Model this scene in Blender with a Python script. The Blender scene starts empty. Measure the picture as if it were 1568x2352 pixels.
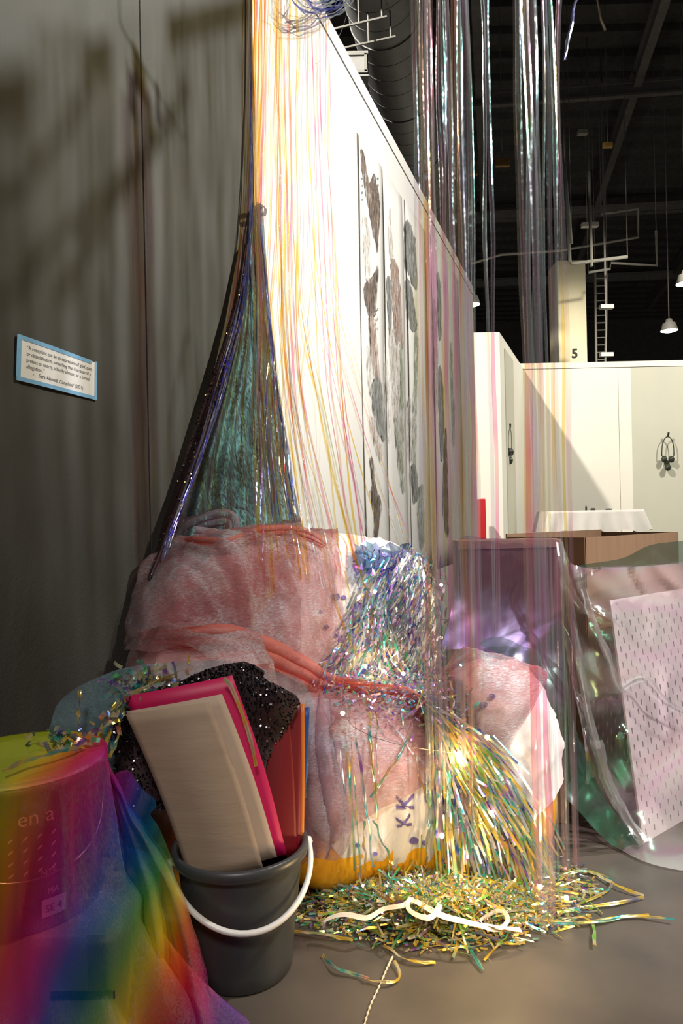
import bpy, bmesh, math, random
import numpy as np
from mathutils import Vector, Matrix, noise
from mathutils.bvhtree import BVHTree

random.seed(7)
SC = bpy.context.scene
COL = SC.collection
R = math.radians

# ------------------------------------------------------------------ camera
F, CX, HY, CAMZ, ROLL = 1600.0, 784.0, 1190.0, 0.80, 0.021
cam_d = bpy.data.cameras.new('camera')
cam = bpy.data.objects.new('camera', cam_d)
COL.objects.link(cam)
cam.location = (0, 0, CAMZ)
cam.rotation_mode = 'XYZ'
cam.matrix_world = Matrix.Translation((0, 0, CAMZ)) @ Matrix.Rotation(R(90), 4, 'X') @ Matrix.Rotation(-ROLL, 4, 'Z')
cam_d.sensor_fit = 'VERTICAL'
cam_d.sensor_height = 36.0
cam_d.lens = 36.0 * F / 2352.0
cam_d.shift_y = (HY - 1176.0) / 2352.0
cam_d.clip_start = 0.02
cam_d.clip_end = 200
SC.camera = cam

# ------------------------------------------------------------------ world, lights, exposure
SC.view_settings.view_transform = 'Standard'
SC.view_settings.look = 'None'
SC.view_settings.gamma = 1.0
SC.view_settings.use_curve_mapping = False
SC.view_settings.exposure = 0.0
SC.cycles.transparent_max_bounces = 40
SC.cycles.max_bounces = 8
SC.cycles.caustics_reflective = False
SC.cycles.caustics_refractive = False
SC.cycles.sample_clamp_indirect = 4.0

world = bpy.data.worlds.new('hall_dim_air')
SC.world = world
world.use_nodes = True
world.node_tree.nodes['Background'].inputs[0].default_value = (1.0, 0.95, 0.88, 1)
world.node_tree.nodes['Background'].inputs[1].default_value = 0.075


def spot(name, loc, target, energy, size, blend, radius, color=(1, 1, 1)):
    d = bpy.data.lights.new(name, 'SPOT')
    d.energy = energy
    d.spot_size = R(size)
    d.spot_blend = blend
    d.shadow_soft_size = radius
    d.color = color
    o = bpy.data.objects.new(name, d)
    COL.objects.link(o)
    o.location = loc
    o.rotation_euler = (Vector(target) - Vector(loc)).to_track_quat('-Z', 'Y').to_euler()
    return o


spot('gallery_spot_key', (2.0, 0.45, 2.75), (-0.25, 2.3, 2.42), 950, 82, 1.0, 0.03, (1.0, 0.97, 0.90))
spot('gallery_spot_wall', (2.6, 2.6, 3.6), (0.75, 4.6, 1.75), 400, 92, 0.6, 0.05, (1.0, 0.97, 0.91))
spot('gallery_spot_heap', (2.3, 1.2, 3.3), (0.45, 1.72, 0.25), 500, 34, 0.9, 0.05, (1.0, 0.95, 0.88))
spot('fill_spot_board', (2.7, 0.1, 3.1), (1.0, 1.8, 0.35), 720, 36, 0.9, 0.05, (1.0, 0.95, 0.88))  # added fill lamp, brightens the pegboard and film at right
spot('hall_spot_far', (-2.2, 4.25, 7.15), (4.2, 10.4, 1.9), 4200, 60, 0.6, 0.10, (1.0, 0.95, 0.84))
spot('hall_spot_right', (7.5, 5.0, 6.5), (3.4, 10.4, 1.4), 2400, 70, 0.9, 0.3, (1.0, 0.95, 0.84))
spot('fill_spot_column', (6.0, 8.0, 6.5), (4.6, 14.0, 3.2), 2200, 40, 0.8, 0.2, (1.0, 0.93, 0.75))  # added lamp that lifts the beige column
spot('fill_spot_front', (-0.1, -1.3, 2.9), (-0.16, 1.2, 0.0), 210, 46, 1.0, 0.25, (1.0, 0.94, 0.86))  # added fill from the viewer's side for the rainbow cloth and foreground


# ------------------------------------------------------------------ geometry helpers
def uv_(x, y):
    dx, dy = x - CX, y - HY
    return dx - ROLL * dy, dy + ROLL * dx


def P(x, y, Y):
    """point of the place seen at photo pixel x, y at distance Y from the camera plane"""
    u, v = uv_(x, y)
    return Vector((u / F * Y, Y, CAMZ - v / F * Y))


def PF(x, y, z=0.0):
    """same, on the horizontal plane at height z"""
    u, v = uv_(x, y)
    return P(x, y, (CAMZ - z) * F / v)


def PX(p):
    u = p[0] / p[1] * F
    v = (CAMZ - p[2]) / p[1] * F
    return CX + u + ROLL * v, HY + v - ROLL * u


KW, WW = 0.3625, 1.15              # long wall: X = -WW + KW * Y
WDIR = Vector((KW, 1, 0)).normalized()
WNRM = Vector((1, -KW, 0)).normalized()


def PW(x, y, off=0.0):
    """point on the long wall (off = distance in front of it)"""
    u, v = uv_(x, y)
    Y = (WW - off / WNRM.x) / (KW - u / F)
    return P(x, y, Y)


def WP(s, z, off=0.0):
    """wall coordinates: s metres along the wall from its foot beside the camera"""
    b = Vector((-WW, 0, 0)) + WDIR * s + WNRM * off
    return Vector((b.x, b.y, z))


def thing(name, label, cat, loc=(0, 0, 0), group=None, kind=None):
    o = bpy.data.objects.new(name, None)
    o.empty_display_size = 0.05
    COL.objects.link(o)
    o.location = loc
    o['label'] = label
    if cat: o['category'] = cat
    if group: o['group'] = group
    if kind: o['kind'] = kind
    return o


def wloc(o):
    v = Vector((0, 0, 0))
    while o is not None:
        v = v + o.location
        o = o.parent
    return v


def mobj(name, verts, faces, mat, parent=None, smooth=False, label=None, cat=None, group=None, kind=None, origin=None):
    """one mesh object; verts in world coordinates"""
    if parent is not None:
        off = wloc(parent)
        org = off
    else:
        org = Vector(origin) if origin is not None else Vector((0, 0, 0))
    me = bpy.data.meshes.new(name)
    va = np.array([tuple(v) for v in verts], dtype=float).reshape(-1, 3) - np.array(tuple(org))
    me.from_pydata([tuple(v) for v in va.tolist()], [], [tuple(int(i) for i in f) for f in faces])
    me.update()
    if smooth:
        me.polygons.foreach_set('use_smooth', [True] * len(me.polygons))
    for m in (mat if isinstance(mat, (list, tuple)) else [mat]):
        me.materials.append(m)
    o = bpy.data.objects.new(name, me)
    COL.objects.link(o)
    if parent is not None:
        o.parent = parent
    else:
        o.location = org
    if label: o['label'] = label
    if cat: o['category'] = cat
    if group: o['group'] = group
    if kind: o['kind'] = kind
    return o


class MB:
    def __init__(s):
        s.v, s.f = [], []

    def add(s, verts, faces):
        n = len(s.v)
        s.v += [Vector(v) for v in verts]
        s.f += [tuple(i + n for i in f) for f in faces]
        return s

    def box(s, c, half, ax=None):
        ax = ax or (Vector((1, 0, 0)), Vector((0, 1, 0)), Vector((0, 0, 1)))
        c = Vector(c)
        vs = []
        for i in (-1, 1):
            for j in (-1, 1):
                for k in (-1, 1):
                    vs.append(c + ax[0] * half[0] * i + ax[1] * half[1] * j + ax[2] * half[2] * k)
        return s.add(vs, [(0, 1, 3, 2), (4, 6, 7, 5), (0, 4, 5, 1), (2, 3, 7, 6), (0, 2, 6, 4), (1, 5, 7, 3)])

    def tube(s, pts, r, n=8, cap=True):
        pts = [Vector(p) for p in pts]
        rings, prev = [], None
        for i, p in enumerate(pts):
            t = (pts[min(i + 1, len(pts) - 1)] - pts[max(i - 1, 0)]).normalized()
            if prev is None:
                a = t.orthogonal().normalized()
            else:
                a = (prev - t * prev.dot(t))
                a = a.normalized() if a.length > 1e-6 else t.orthogonal().normalized()
            prev = a
            b = t.cross(a)
            rr = r[i] if isinstance(r, (list, tuple)) else r
            rings.append([p + (a * math.cos(2 * math.pi * k / n) + b * math.sin(2 * math.pi * k / n)) * rr for k in range(n)])
        vs = [v for rg in rings for v in rg]
        fs = []
        for i in range(len(rings) - 1):
            for k in range(n):
                k2 = (k + 1) % n
                fs.append((i * n + k, i * n + k2, (i + 1) * n + k2, (i + 1) * n + k))
        if cap:
            fs.append(tuple(range(n - 1, -1, -1)))
            m = (len(rings) - 1) * n
            fs.append(tuple(m + k for k in range(n)))
        return s.add(vs, fs)

    def lathe(s, c, prof, n=48):
        c = Vector(c)
        vs, fs = [], []
        for (r, z) in prof:
            for k in range(n):
                a = 2 * math.pi * k / n
                vs.append(c + Vector((r * math.cos(a), r * math.sin(a), z)))
        for i in range(len(prof) - 1):
            for k in range(n):
                k2 = (k + 1) % n
                fs.append((i * n + k, i * n + k2, (i + 1) * n + k2, (i + 1) * n + k))
        return s.add(vs, fs)

    def grid(s, rows):
        nr, nc = len(rows), len(rows[0])
        vs = [v for r in rows for v in r]
        fs = [(i * nc + j, i * nc + j + 1, (i + 1) * nc + j + 1, (i + 1) * nc + j) for i in range(nr - 1) for j in range(nc - 1)]
        return s.add(vs, fs)

    def obj(s, name, mat, parent=None, **kw):
        return mobj(name, s.v, s.f, mat, parent, **kw)


def solid(o, t, offset=0.0):
    m = o.modifiers.new('thickness', 'SOLIDIFY')
    m.thickness = t
    m.offset = offset
    return o


def bevel(o, w, n=2):
    m = o.modifiers.new('soft_edges', 'BEVEL')
    m.width = w
    m.segments = n
    m.limit_method = 'ANGLE'
    return o


def catmull(pts, n=10):
    pts = [Vector(p) for p in pts]
    out = []
    for i in range(len(pts) - 1):
        p0, p1, p2, p3 = pts[max(i - 1, 0)], pts[i], pts[i + 1], pts[min(i + 2, len(pts) - 1)]
        for k in range(n):
            t = k / n
            out.append(0.5 * ((2 * p1) + (p2 - p0) * t + (2 * p0 - 5 * p1 + 4 * p2 - p3) * t * t + (3 * p1 - p0 - 3 * p2 + p3) * t ** 3))
    out.append(pts[-1])
    return out


def inpoly(x, y, poly):
    c = False
    j = len(poly) - 1
    for i in range(len(poly)):
        xi, yi = poly[i]
        xj, yj = poly[j]
        if (yi > y) != (yj > y) and x < (xj - xi) * (y - yi) / (yj - yi) + xi:
            c = not c
        j = i
    return c


def tps(ctrl):
    """thin plate spline depth from control pixels [(x, y, Y)]"""
    c = np.array(ctrl, float)
    n = len(c)
    xy = c[:, :2] / 1000
    d = np.linalg.norm(xy[:, None] - xy[None], axis=2)
    K = np.where(d > 0, d * d * np.log(d + 1e-12), 0) + np.eye(n) * 1e-4
    A = np.zeros((n + 3, n + 3))
    A[:n, :n] = K
    A[:n, n] = 1
    A[:n, n + 1:] = xy
    A[n, :n] = 1
    A[n + 1:, :n] = xy.T
    w = np.linalg.solve(A, np.concatenate([c[:, 2], np.zeros(3)]))

    def f(x, y):
        q = np.array([x, y]) / 1000
        r = np.linalg.norm(xy - q, axis=1)
        return float((np.where(r > 0, r * r * np.log(r + 1e-12), 0) * w[:n]).sum() + w[n] + w[n + 1] * q[0] + w[n + 2] * q[1])
    return f


def patch(poly, depth, step, fold=None):
    """sheet of cloth or film: polygon outline meshed on a grid with its depth; returns MB"""
    m = MB()
    bm = bmesh.new()
    vs = [bm.verts.new((p[0], p[1], 0)) for p in poly]
    bm.faces.new(vs)
    x0, x1 = min(p[0] for p in poly), max(p[0] for p in poly)
    y0, y1 = min(p[1] for p in poly), max(p[1] for p in poly)
    x = x0 + step
    while x < x1:
        bmesh.ops.bisect_plane(bm, geom=bm.verts[:] + bm.edges[:] + bm.faces[:], plane_co=(x, 0, 0), plane_no=(1, 0, 0))
        x += step
    y = y0 + step
    while y < y1:
        bmesh.ops.bisect_plane(bm, geom=bm.verts[:] + bm.edges[:] + bm.faces[:], plane_co=(0, y, 0), plane_no=(0, 1, 0))
        y += step
    bm.verts.index_update()
    out = []
    for v in bm.verts:
        Y = depth(v.co.x, v.co.y)
        if fold:
            Y += fold(v.co.x, v.co.y)
        out.append(P(v.co.x, v.co.y, Y))
    fs = [[v.index for v in f.verts] for f in bm.faces]
    bm.free()
    return m.add(out, fs)


def smoothpoly(pts, n=6):
    q = [Vector((p[0], p[1], 0)) for p in pts]
    q = [q[-1]] + q + [q[0], q[1]]
    c = []
    for i in range(1, len(q) - 2):
        p0, p1, p2, p3 = q[i - 1], q[i], q[i + 1], q[i + 2]
        for k in range(n):
            t = k / n
            c.append(0.5 * ((2 * p1) + (p2 - p0) * t + (2 * p0 - 5 * p1 + 4 * p2 - p3) * t * t + (3 * p1 - p0 - 3 * p2 + p3) * t ** 3))
    return [(v.x, v.y) for v in c]


def N(x, y, z=0.0):
    return noise.noise(Vector((x, y, z)))


# ------------------------------------------------------------------ materials
MATS = {}


def nodes_of(name):
    m = bpy.data.materials.new(name)
    m.use_nodes = True
    nt = m.node_tree
    nt.nodes.clear()
    out = nt.nodes.new('ShaderNodeOutputMaterial')
    MATS[name] = m
    return m, nt, out


def NN(nt, typ, **kw):
    n = nt.nodes.new(typ)
    for k, v in kw.items():
        setattr(n, k, v)
    return n


def ramp(nt, fac, stops, interp='LINEAR'):
    r = NN(nt, 'ShaderNodeValToRGB')
    r.color_ramp.interpolation = interp
    el = r.color_ramp.elements
    while len(el) < len(stops):
        el.new(0.5)
    for e, (p, c) in zip(el, stops):
        e.position = p
        e.color = (*c, 1) if len(c) == 3 else c
    nt.links.new(fac, r.inputs['Fac'])
    return r.outputs['Color']


def coords(nt, scale=(1, 1, 1), kind='Object'):
    tc = NN(nt, 'ShaderNodeTexCoord')
    mp = NN(nt, 'ShaderNodeMapping')
    mp.inputs['Scale'].default_value = scale
    nt.links.new(tc.outputs[kind], mp.inputs['Vector'])
    return mp.outputs['Vector']


def noise_fac(nt, scale, detail=4, vscale=(1, 1, 1), rough=0.5, rnd=False, dist=0.0):
    t = NN(nt, 'ShaderNodeTexNoise')
    t.inputs['Scale'].default_value = scale
    t.inputs['Detail'].default_value = detail
    t.inputs['Roughness'].default_value = rough
    t.inputs['Distortion'].default_value = dist
    nt.links.new(coords(nt, vscale), t.inputs['Vector'])
    if rnd:
        t.noise_dimensions = '4D'
        oi = NN(nt, 'ShaderNodeObjectInfo')
        mu = NN(nt, 'ShaderNodeMath', operation='MULTIPLY')
        mu.inputs[1].default_value = 40
        nt.links.new(oi.outputs['Random'], mu.inputs[0])
        nt.links.new(mu.outputs[0], t.inputs['W'])
    return t.outputs['Fac']


def bump(nt, h, strength=0.3, dist=0.01):
    b = NN(nt, 'ShaderNodeBump')
    b.inputs['Strength'].default_value = strength
    b.inputs['Distance'].default_value = dist
    nt.links.new(h, b.inputs['Height'])
    return b.outputs['Normal']


def plain(name, c1, c2=None, rough=0.6, metal=0.0, nscale=8, bumpk=0.0, bscale=60, vscale=(1, 1, 1), spec=0.5, emit=None, coat=0.0, sheen=0.0):
    m, nt, out = nodes_of(name)
    p = NN(nt, 'ShaderNodeBsdfPrincipled')
    c2 = c2 or tuple(x * 0.85 for x in c1)
    f = noise_fac(nt, nscale, 5, vscale)
    nt.links.new(ramp(nt, f, [(0.3, c1), (0.7, c2)]), p.inputs['Base Color'])
    p.inputs['Roughness'].default_value = rough
    p.inputs['Metallic'].default_value = metal
    p.inputs['Specular IOR Level'].default_value = spec
    p.inputs['Coat Weight'].default_value = coat
    p.inputs['Sheen Weight'].default_value = sheen
    if bumpk:
        nt.links.new(bump(nt, noise_fac(nt, bscale, 4, vscale), bumpk, 0.004), p.inputs['Normal'])
    if emit:
        p.inputs['Emission Color'].default_value = (*emit[0], 1)
        p.inputs['Emission Strength'].default_value = emit[1]
    nt.links.new(p.outputs[0], out.inputs[0])
    return m


def film(name, tints, refls, kmin=0.12, kmax=0.6, rough=0.12, nscale=1.5, vscale=(1, 1, 1), crinkle=0.25, cscale=30, blend=0.35, milk=0.0, milkc=(1, 1, 1), banded=None):
    """iridescent cellophane: tinted see-through with a coloured mirror skin, stronger at grazing angles"""
    m, nt, out = nodes_of(name)
    f = noise_fac(nt, nscale, 2, vscale, rnd=True)
    n = len(tints)
    t = NN(nt, 'ShaderNodeBsdfTransparent')
    nt.links.new(ramp(nt, f, [(0.28 + 0.44 * i / max(n - 1, 1), c) for i, c in enumerate(tints)]), t.inputs[0])
    g = NN(nt, 'ShaderNodeBsdfGlossy')
    f2 = noise_fac(nt, nscale * 1.7, 2, vscale, rnd=True)
    k = len(refls)
    nt.links.new(ramp(nt, f2, [(0.28 + 0.44 * i / max(k - 1, 1), c) for i, c in enumerate(refls)]), g.inputs[0])
    g.inputs['Roughness'].default_value = rough
    nrm = bump(nt, noise_fac(nt, cscale, 2, vscale), crinkle, 0.01)
    nt.links.new(nrm, g.inputs['Normal'])
    lw = NN(nt, 'ShaderNodeLayerWeight')
    lw.inputs['Blend'].default_value = blend
    nt.links.new(nrm, lw.inputs['Normal'])
    mr = NN(nt, 'ShaderNodeMapRange')
    mr.inputs['To Min'].default_value = kmin
    mr.inputs['To Max'].default_value = kmax
    nt.links.new(lw.outputs['Facing'], mr.inputs['Value'])
    mx = NN(nt, 'ShaderNodeMixShader')
    nt.links.new(mr.outputs[0], mx.inputs[0])
    nt.links.new(t.outputs[0], mx.inputs[1])
    nt.links.new(g.outputs[0], mx.inputs[2])
    res = mx.outputs[0]
    if milk:  # pale diffuse share painted in for light the film would mirror
        df = NN(nt, 'ShaderNodeBsdfDiffuse')
        df.inputs[0].default_value = (*milkc, 1)
        tl = NN(nt, 'ShaderNodeBsdfTranslucent')
        tl.inputs[0].default_value = (*milkc, 1)
        ma = NN(nt, 'ShaderNodeMixShader')
        ma.inputs[0].default_value = 0.5
        nt.links.new(df.outputs[0], ma.inputs[1])
        nt.links.new(tl.outputs[0], ma.inputs[2])
        mb = NN(nt, 'ShaderNodeMixShader')
        mb.inputs[0].default_value = milk
        if banded:                    # painted reflection haze and its hue change in broad slanting bands
            bf = noise_fac(nt, 1.5, 0, (1.4, 1.4, 3.6))
            bm_ = NN(nt, 'ShaderNodeMapRange')
            bm_.inputs['From Min'].default_value = 0.38
            bm_.inputs['From Max'].default_value = 0.64
            bm_.inputs['To Min'].default_value = banded[0]
            bm_.inputs['To Max'].default_value = banded[1]
            nt.links.new(bf, bm_.inputs['Value'])
            nt.links.new(bm_.outputs[0], mb.inputs[0])
            bc = ramp(nt, noise_fac(nt, 2.0, 0, (1.2, 1.2, 3.4)), [(0.36, milkc), (0.46, (1.0, 0.93, 0.90)), (0.54, (0.97, 0.66, 0.86)), (0.64, (1.0, 0.96, 0.92))])
            nt.links.new(bc, df.inputs[0])
            nt.links.new(bc, tl.inputs[0])
        nt.links.new(res, mb.inputs[1])
        nt.links.new(ma.outputs[0], mb.inputs[2])
        res = mb.outputs[0]
    nt.links.new(res, out.inputs[0])
    return m


def organza(name, col, sheen_col, amin=0.35, amax=0.85, tint=None, shin=0.35, colnode=None, streak=(6, 6, 30), rough=0.3):
    """sheer woven cloth: part see-through, part dyed thread, with a shot sheen in streaks"""
    m, nt, out = nodes_of(name)
    t = NN(nt, 'ShaderNodeBsdfTransparent')
    t.inputs[0].default_value = (*(tint or (0.9, 0.85, 0.85)), 1)
    d = NN(nt, 'ShaderNodeBsdfDiffuse')
    tr = NN(nt, 'ShaderNodeBsdfTranslucent')
    if colnode:
        cn = colnode(nt)
        nt.links.new(cn, d.inputs[0])
        nt.links.new(cn, tr.inputs[0])
        hs = NN(nt, 'ShaderNodeMix', data_type='RGBA')
        hs.inputs[0].default_value = 0.25
        hs.inputs[6].default_value = (1, 1, 1, 1)
        nt.links.new(cn, hs.inputs[7])
        hs.inputs[0].default_value = 0.55
        nt.links.new(hs.outputs[2], t.inputs[0])
    else:
        c = ramp(nt, noise_fac(nt, 5, 4), [(0.3, col), (0.7, tuple(x * 0.75 for x in col))])
        nt.links.new(c, d.inputs[0])
        nt.links.new(c, tr.inputs[0])
    m1 = NN(nt, 'ShaderNodeMixShader')
    m1.inputs[0].default_value = 0.4
    nt.links.new(d.outputs[0], m1.inputs[1])
    nt.links.new(tr.outputs[0], m1.inputs[2])
    g = NN(nt, 'ShaderNodeBsdfGlossy')
    g.inputs[0].default_value = (*sheen_col, 1)
    g.inputs['Roughness'].default_value = rough
    nt.links.new(bump(nt, noise_fac(nt, 26, 5, streak, 0.65), 0.6, 0.004), g.inputs['Normal'])
    sh = noise_fac(nt, 4.0, 5, (1, 1, 1), 0.7)
    ws = noise_fac(nt, 20, 4, streak, 0.7)
    mu = NN(nt, 'ShaderNodeMath', operation='MULTIPLY')
    nt.links.new(sh, mu.inputs[0])
    nt.links.new(ws, mu.inputs[1])
    mr0 = NN(nt, 'ShaderNodeMapRange')
    mr0.inputs['From Min'].default_value = 0.2
    mr0.inputs['From Max'].default_value = 0.38
    mr0.inputs['To Max'].default_value = shin
    mr0.inputs['To Min'].default_value = 0.03
    nt.links.new(mu.outputs[0], mr0.inputs['Value'])
    m2 = NN(nt, 'ShaderNodeMixShader')
    nt.links.new(mr0.outputs[0], m2.inputs[0])
    nt.links.new(m1.outputs[0], m2.inputs[1])
    nt.links.new(g.outputs[0], m2.inputs[2])
    lw = NN(nt, 'ShaderNodeLayerWeight')
    lw.inputs['Blend'].default_value = 0.4
    mr = NN(nt, 'ShaderNodeMapRange')
    mr.inputs['To Min'].default_value = amin
    mr.inputs['To Max'].default_value = amax
    nt.links.new(lw.outputs['Facing'], mr.inputs['Value'])
    m3 = NN(nt, 'ShaderNodeMixShader')
    nt.links.new(mr.outputs[0], m3.inputs[0])
    nt.links.new(t.outputs[0], m3.inputs[1])
    nt.links.new(m2.outputs[0], m3.inputs[2])
    nt.links.new(m3.outputs[0], out.inputs[0])
    return m


def tinsel(name, stops, clear=0.12, rough=0.22, k=0.5):
    """foil shreds: every shred its own interference colour, shifting along its length"""
    m, nt, out = nodes_of(name)
    geo = NN(nt, 'ShaderNodeNewGeometry')
    nf = noise_fac(nt, 16, 1, rnd=True)
    ad = NN(nt, 'ShaderNodeMath', operation='ADD')
    nt.links.new(geo.outputs['Random Per Island'], ad.inputs[0])
    nt.links.new(nf, ad.inputs[1])
    fr = NN(nt, 'ShaderNodeMath', operation='FRACT')
    nt.links.new(ad.outputs[0], fr.inputs[0])
    n = len(stops)
    c = ramp(nt, fr.outputs[0], [(i / (n - 1), q) for i, q in enumerate(stops)])
    g = NN(nt, 'ShaderNodeBsdfGlossy')
    nt.links.new(c, g.inputs[0])
    g.inputs['Roughness'].default_value = rough
    d = NN(nt, 'ShaderNodeBsdfDiffuse')
    nt.links.new(c, d.inputs[0])
    e = NN(nt, 'ShaderNodeBsdfTranslucent')
    nt.links.new(c, e.inputs[0])
    m0 = NN(nt, 'ShaderNodeMixShader')
    m0.inputs[0].default_value = 0.5
    nt.links.new(d.outputs[0], m0.inputs[1])
    nt.links.new(e.outputs[0], m0.inputs[2])
    m1 = NN(nt, 'ShaderNodeMixShader')
    m1.inputs[0].default_value = k
    nt.links.new(g.outputs[0], m1.inputs[1])
    nt.links.new(m0.outputs[0], m1.inputs[2])
    t = NN(nt, 'ShaderNodeBsdfTransparent')
    m2 = NN(nt, 'ShaderNodeMixShader')
    m2.inputs[0].default_value = clear
    nt.links.new(m1.outputs[0], m2.inputs[1])
    nt.links.new(t.outputs[0], m2.inputs[2])
    nt.links.new(m2.outputs[0], out.inputs[0])
    return m


M_white = plain('white_wall_paint', (0.62, 0.60, 0.56), (0.60, 0.58, 0.545), 0.85, nscale=3, bumpk=0.05, bscale=120, spec=0.2)
M_far = plain('cream_wall_paint', (0.80, 0.77, 0.68), (0.77, 0.74, 0.65), 0.85, nscale=2, spec=0.2)
M_fargrey = plain('sage_wall_paint', (0.56, 0.55, 0.45), (0.53, 0.52, 0.43), 0.85, nscale=2, spec=0.2)
M_dark = plain('charcoal_wall_paint', (0.076, 0.073, 0.064), (0.065, 0.063, 0.056), 0.72, nscale=5, bumpk=0.35, bscale=140, spec=0.25)
M_seam = plain('seam_black', (0.006, 0.006, 0.006), rough=0.9)
M_floor = plain('polished_concrete', (0.105, 0.088, 0.074), (0.060, 0.052, 0.046), 0.42, nscale=5, bumpk=0.06, bscale=90, spec=0.4)
M_black = plain('black_steel', (0.20, 0.19, 0.185), (0.15, 0.145, 0.14), 0.7)
M_deck = plain('black_roof_deck', (0.12, 0.116, 0.114), (0.08, 0.078, 0.077), 0.8)
M_duct = plain('dark_duct_metal', (0.16, 0.155, 0.155), (0.12, 0.12, 0.12), 0.6)
M_pipe = plain('grey_conduit', (0.17, 0.165, 0.15), rough=0.5)
M_fix = plain('fixture_grey', (0.36, 0.34, 0.31), rough=0.5)
M_sign = plain('ochre_sign', (0.35, 0.20, 0.04), (0.22, 0.12, 0.03), 0.6, nscale=20)
M_lampglow = plain('lamp_glow', (1, 0.95, 0.8), rough=0.5, emit=((1, 0.93, 0.75), 9))
M_column = plain('beige_column_paint', (0.62, 0.57, 0.42), (0.58, 0.53, 0.39), 0.8, nscale=2)
M_ink = plain('black_ink', (0.02, 0.02, 0.02), rough=0.8)
M_textink = plain('printed_ink', (0.06, 0.06, 0.06), rough=0.8)
M_paper = plain('white_paper', (0.82, 0.80, 0.78), (0.79, 0.77, 0.75), 0.8, nscale=30)
M_wpaper = plain('painting_paper', (0.64, 0.62, 0.58), (0.61, 0.59, 0.55), 0.85, nscale=30)
M_tape = plain('blue_painters_tape', (0.22, 0.45, 0.68), (0.18, 0.40, 0.64), 0.6, nscale=60)
M_card = plain('brown_cardboard', (0.19, 0.11, 0.06), (0.16, 0.092, 0.05), 0.8, nscale=10, vscale=(8, 8, 0.5), bumpk=0.15, bscale=30)
M_cardedge = plain('cardboard_edge', (0.34, 0.22, 0.13), rough=0.85)
M_peg = plain('white_pegboard_lacquer', (0.78, 0.75, 0.74), (0.75, 0.72, 0.71), 0.5)
M_cloth = plain('white_cotton', (0.80, 0.77, 0.75), (0.74, 0.71, 0.70), 0.85, nscale=6, bumpk=0.1, bscale=200, sheen=0.2)
M_cloth2 = plain('white_tablecloth', (0.60, 0.57, 0.53), (0.56, 0.53, 0.49), 0.85)
M_amber = plain('amber_vinyl', (0.90, 0.46, 0.02), (0.75, 0.34, 0.015), 0.28, nscale=6, bumpk=0.25, bscale=18, coat=0.4)
M_bucket = plain('grey_plastic', (0.050, 0.052, 0.055), (0.043, 0.045, 0.048), 0.38, nscale=3)
M_handle = plain('white_plastic', (0.78, 0.77, 0.76), rough=0.35)
M_kraft = plain('beige_kraft_paper', (0.36, 0.26, 0.185), (0.31, 0.22, 0.155), 0.75, nscale=7, vscale=(1, 1, 6), bumpk=0.12, bscale=30)
M_kraft2 = plain('light_kraft_paper', (0.44, 0.32, 0.24), (0.40, 0.29, 0.215), 0.75, nscale=7)
M_magenta = plain('magenta_card', (0.50, 0.004, 0.085), (0.46, 0.004, 0.075), 0.5, nscale=4)
M_red = plain('crimson_card', (0.17, 0.002, 0.006), (0.15, 0.002, 0.005), 0.5, nscale=4)
M_orange = plain('orange_card', (0.62, 0.16, 0.01), rough=0.5)
M_blue = plain('blue_card', (0.01, 0.07, 0.30), rough=0.5)
M_blackcloth = plain('black_mesh_cloth', (0.012, 0.004, 0.006), (0.030, 0.003, 0.008), 0.7, nscale=25)
M_seq = plain('black_sequin_foil', (0.10, 0.09, 0.10), (0.02, 0.02, 0.02), 0.22, metal=1.0, nscale=200)
M_seqgold = plain('gold_sequin_foil', (0.95, 0.70, 0.30), (0.25, 0.18, 0.08), 0.15, metal=1.0, nscale=200)
M_pail = plain('dark_paint_pail', (0.20, 0.16, 0.155), (0.17, 0.14, 0.135), 0.45)
M_wire = plain('bright_wire', (0.7, 0.68, 0.66), rough=0.25, metal=1.0)
M_redpanel = plain('red_panel', (0.55, 0.01, 0.012), rough=0.5)
M_neck = plain('dark_green_beads', (0.03, 0.035, 0.025), rough=0.4)
M_wood = plain('brown_wood', (0.20, 0.11, 0.04), rough=0.6)
M_purple = plain('violet_print', (0.14, 0.10, 0.34), (0.20, 0.16, 0.42), 0.8, nscale=30)
M_bulb = plain('warm_fairy_bulb', (1, 0.8, 0.5), emit=((1.0, 0.70, 0.34), 22))
M_thread = plain('pale_twine', (0.62, 0.52, 0.40), rough=0.8)
M_ribbon = plain('cream_ribbon', (0.80, 0.72, 0.60), (0.74, 0.66, 0.54), 0.5, nscale=20)

CLEAR = (0.93, 0.94, 0.96)
F_yel = film('yellow_cellophane', [(1.0, 0.78, 0.18), (1.0, 0.95, 0.75), (1.0, 0.70, 0.15), (1.0, 0.93, 0.62)],
             [(1.0, 1.0, 1.0), (0.35, 0.45, 1.0), (1, 0.9, 0.6)], 0.04, 0.26, 0.14, 2.2, milk=0.06, milkc=(1, 0.9, 0.6))
F_pink = film('pink_cellophane', [(1.0, 0.90, 0.72), (1.0, 0.40, 0.62), (1.0, 0.90, 0.86), (1.0, 0.66, 0.38)],
              [(1.0, 1.0, 1.0), (0.25, 0.65, 0.75), (0.5, 0.45, 1.0)], 0.04, 0.26, 0.14, 2.2, milk=0.08, milkc=(1, 0.85, 0.88))
F_blue = film('clear_blue_cellophane', [(1.0, 0.97, 0.90), (0.95, 0.91, 1.0), (1.0, 0.96, 0.70), (1.0, 0.80, 0.88)],
              [(0.45, 0.45, 1.0), (1.0, 1.0, 1.0), (0.20, 0.85, 0.70), (0.70, 0.62, 1.0)], 0.06, 0.42, 0.22, 1.8, milk=0.13, milkc=(0.80, 0.86, 1.0))
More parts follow.
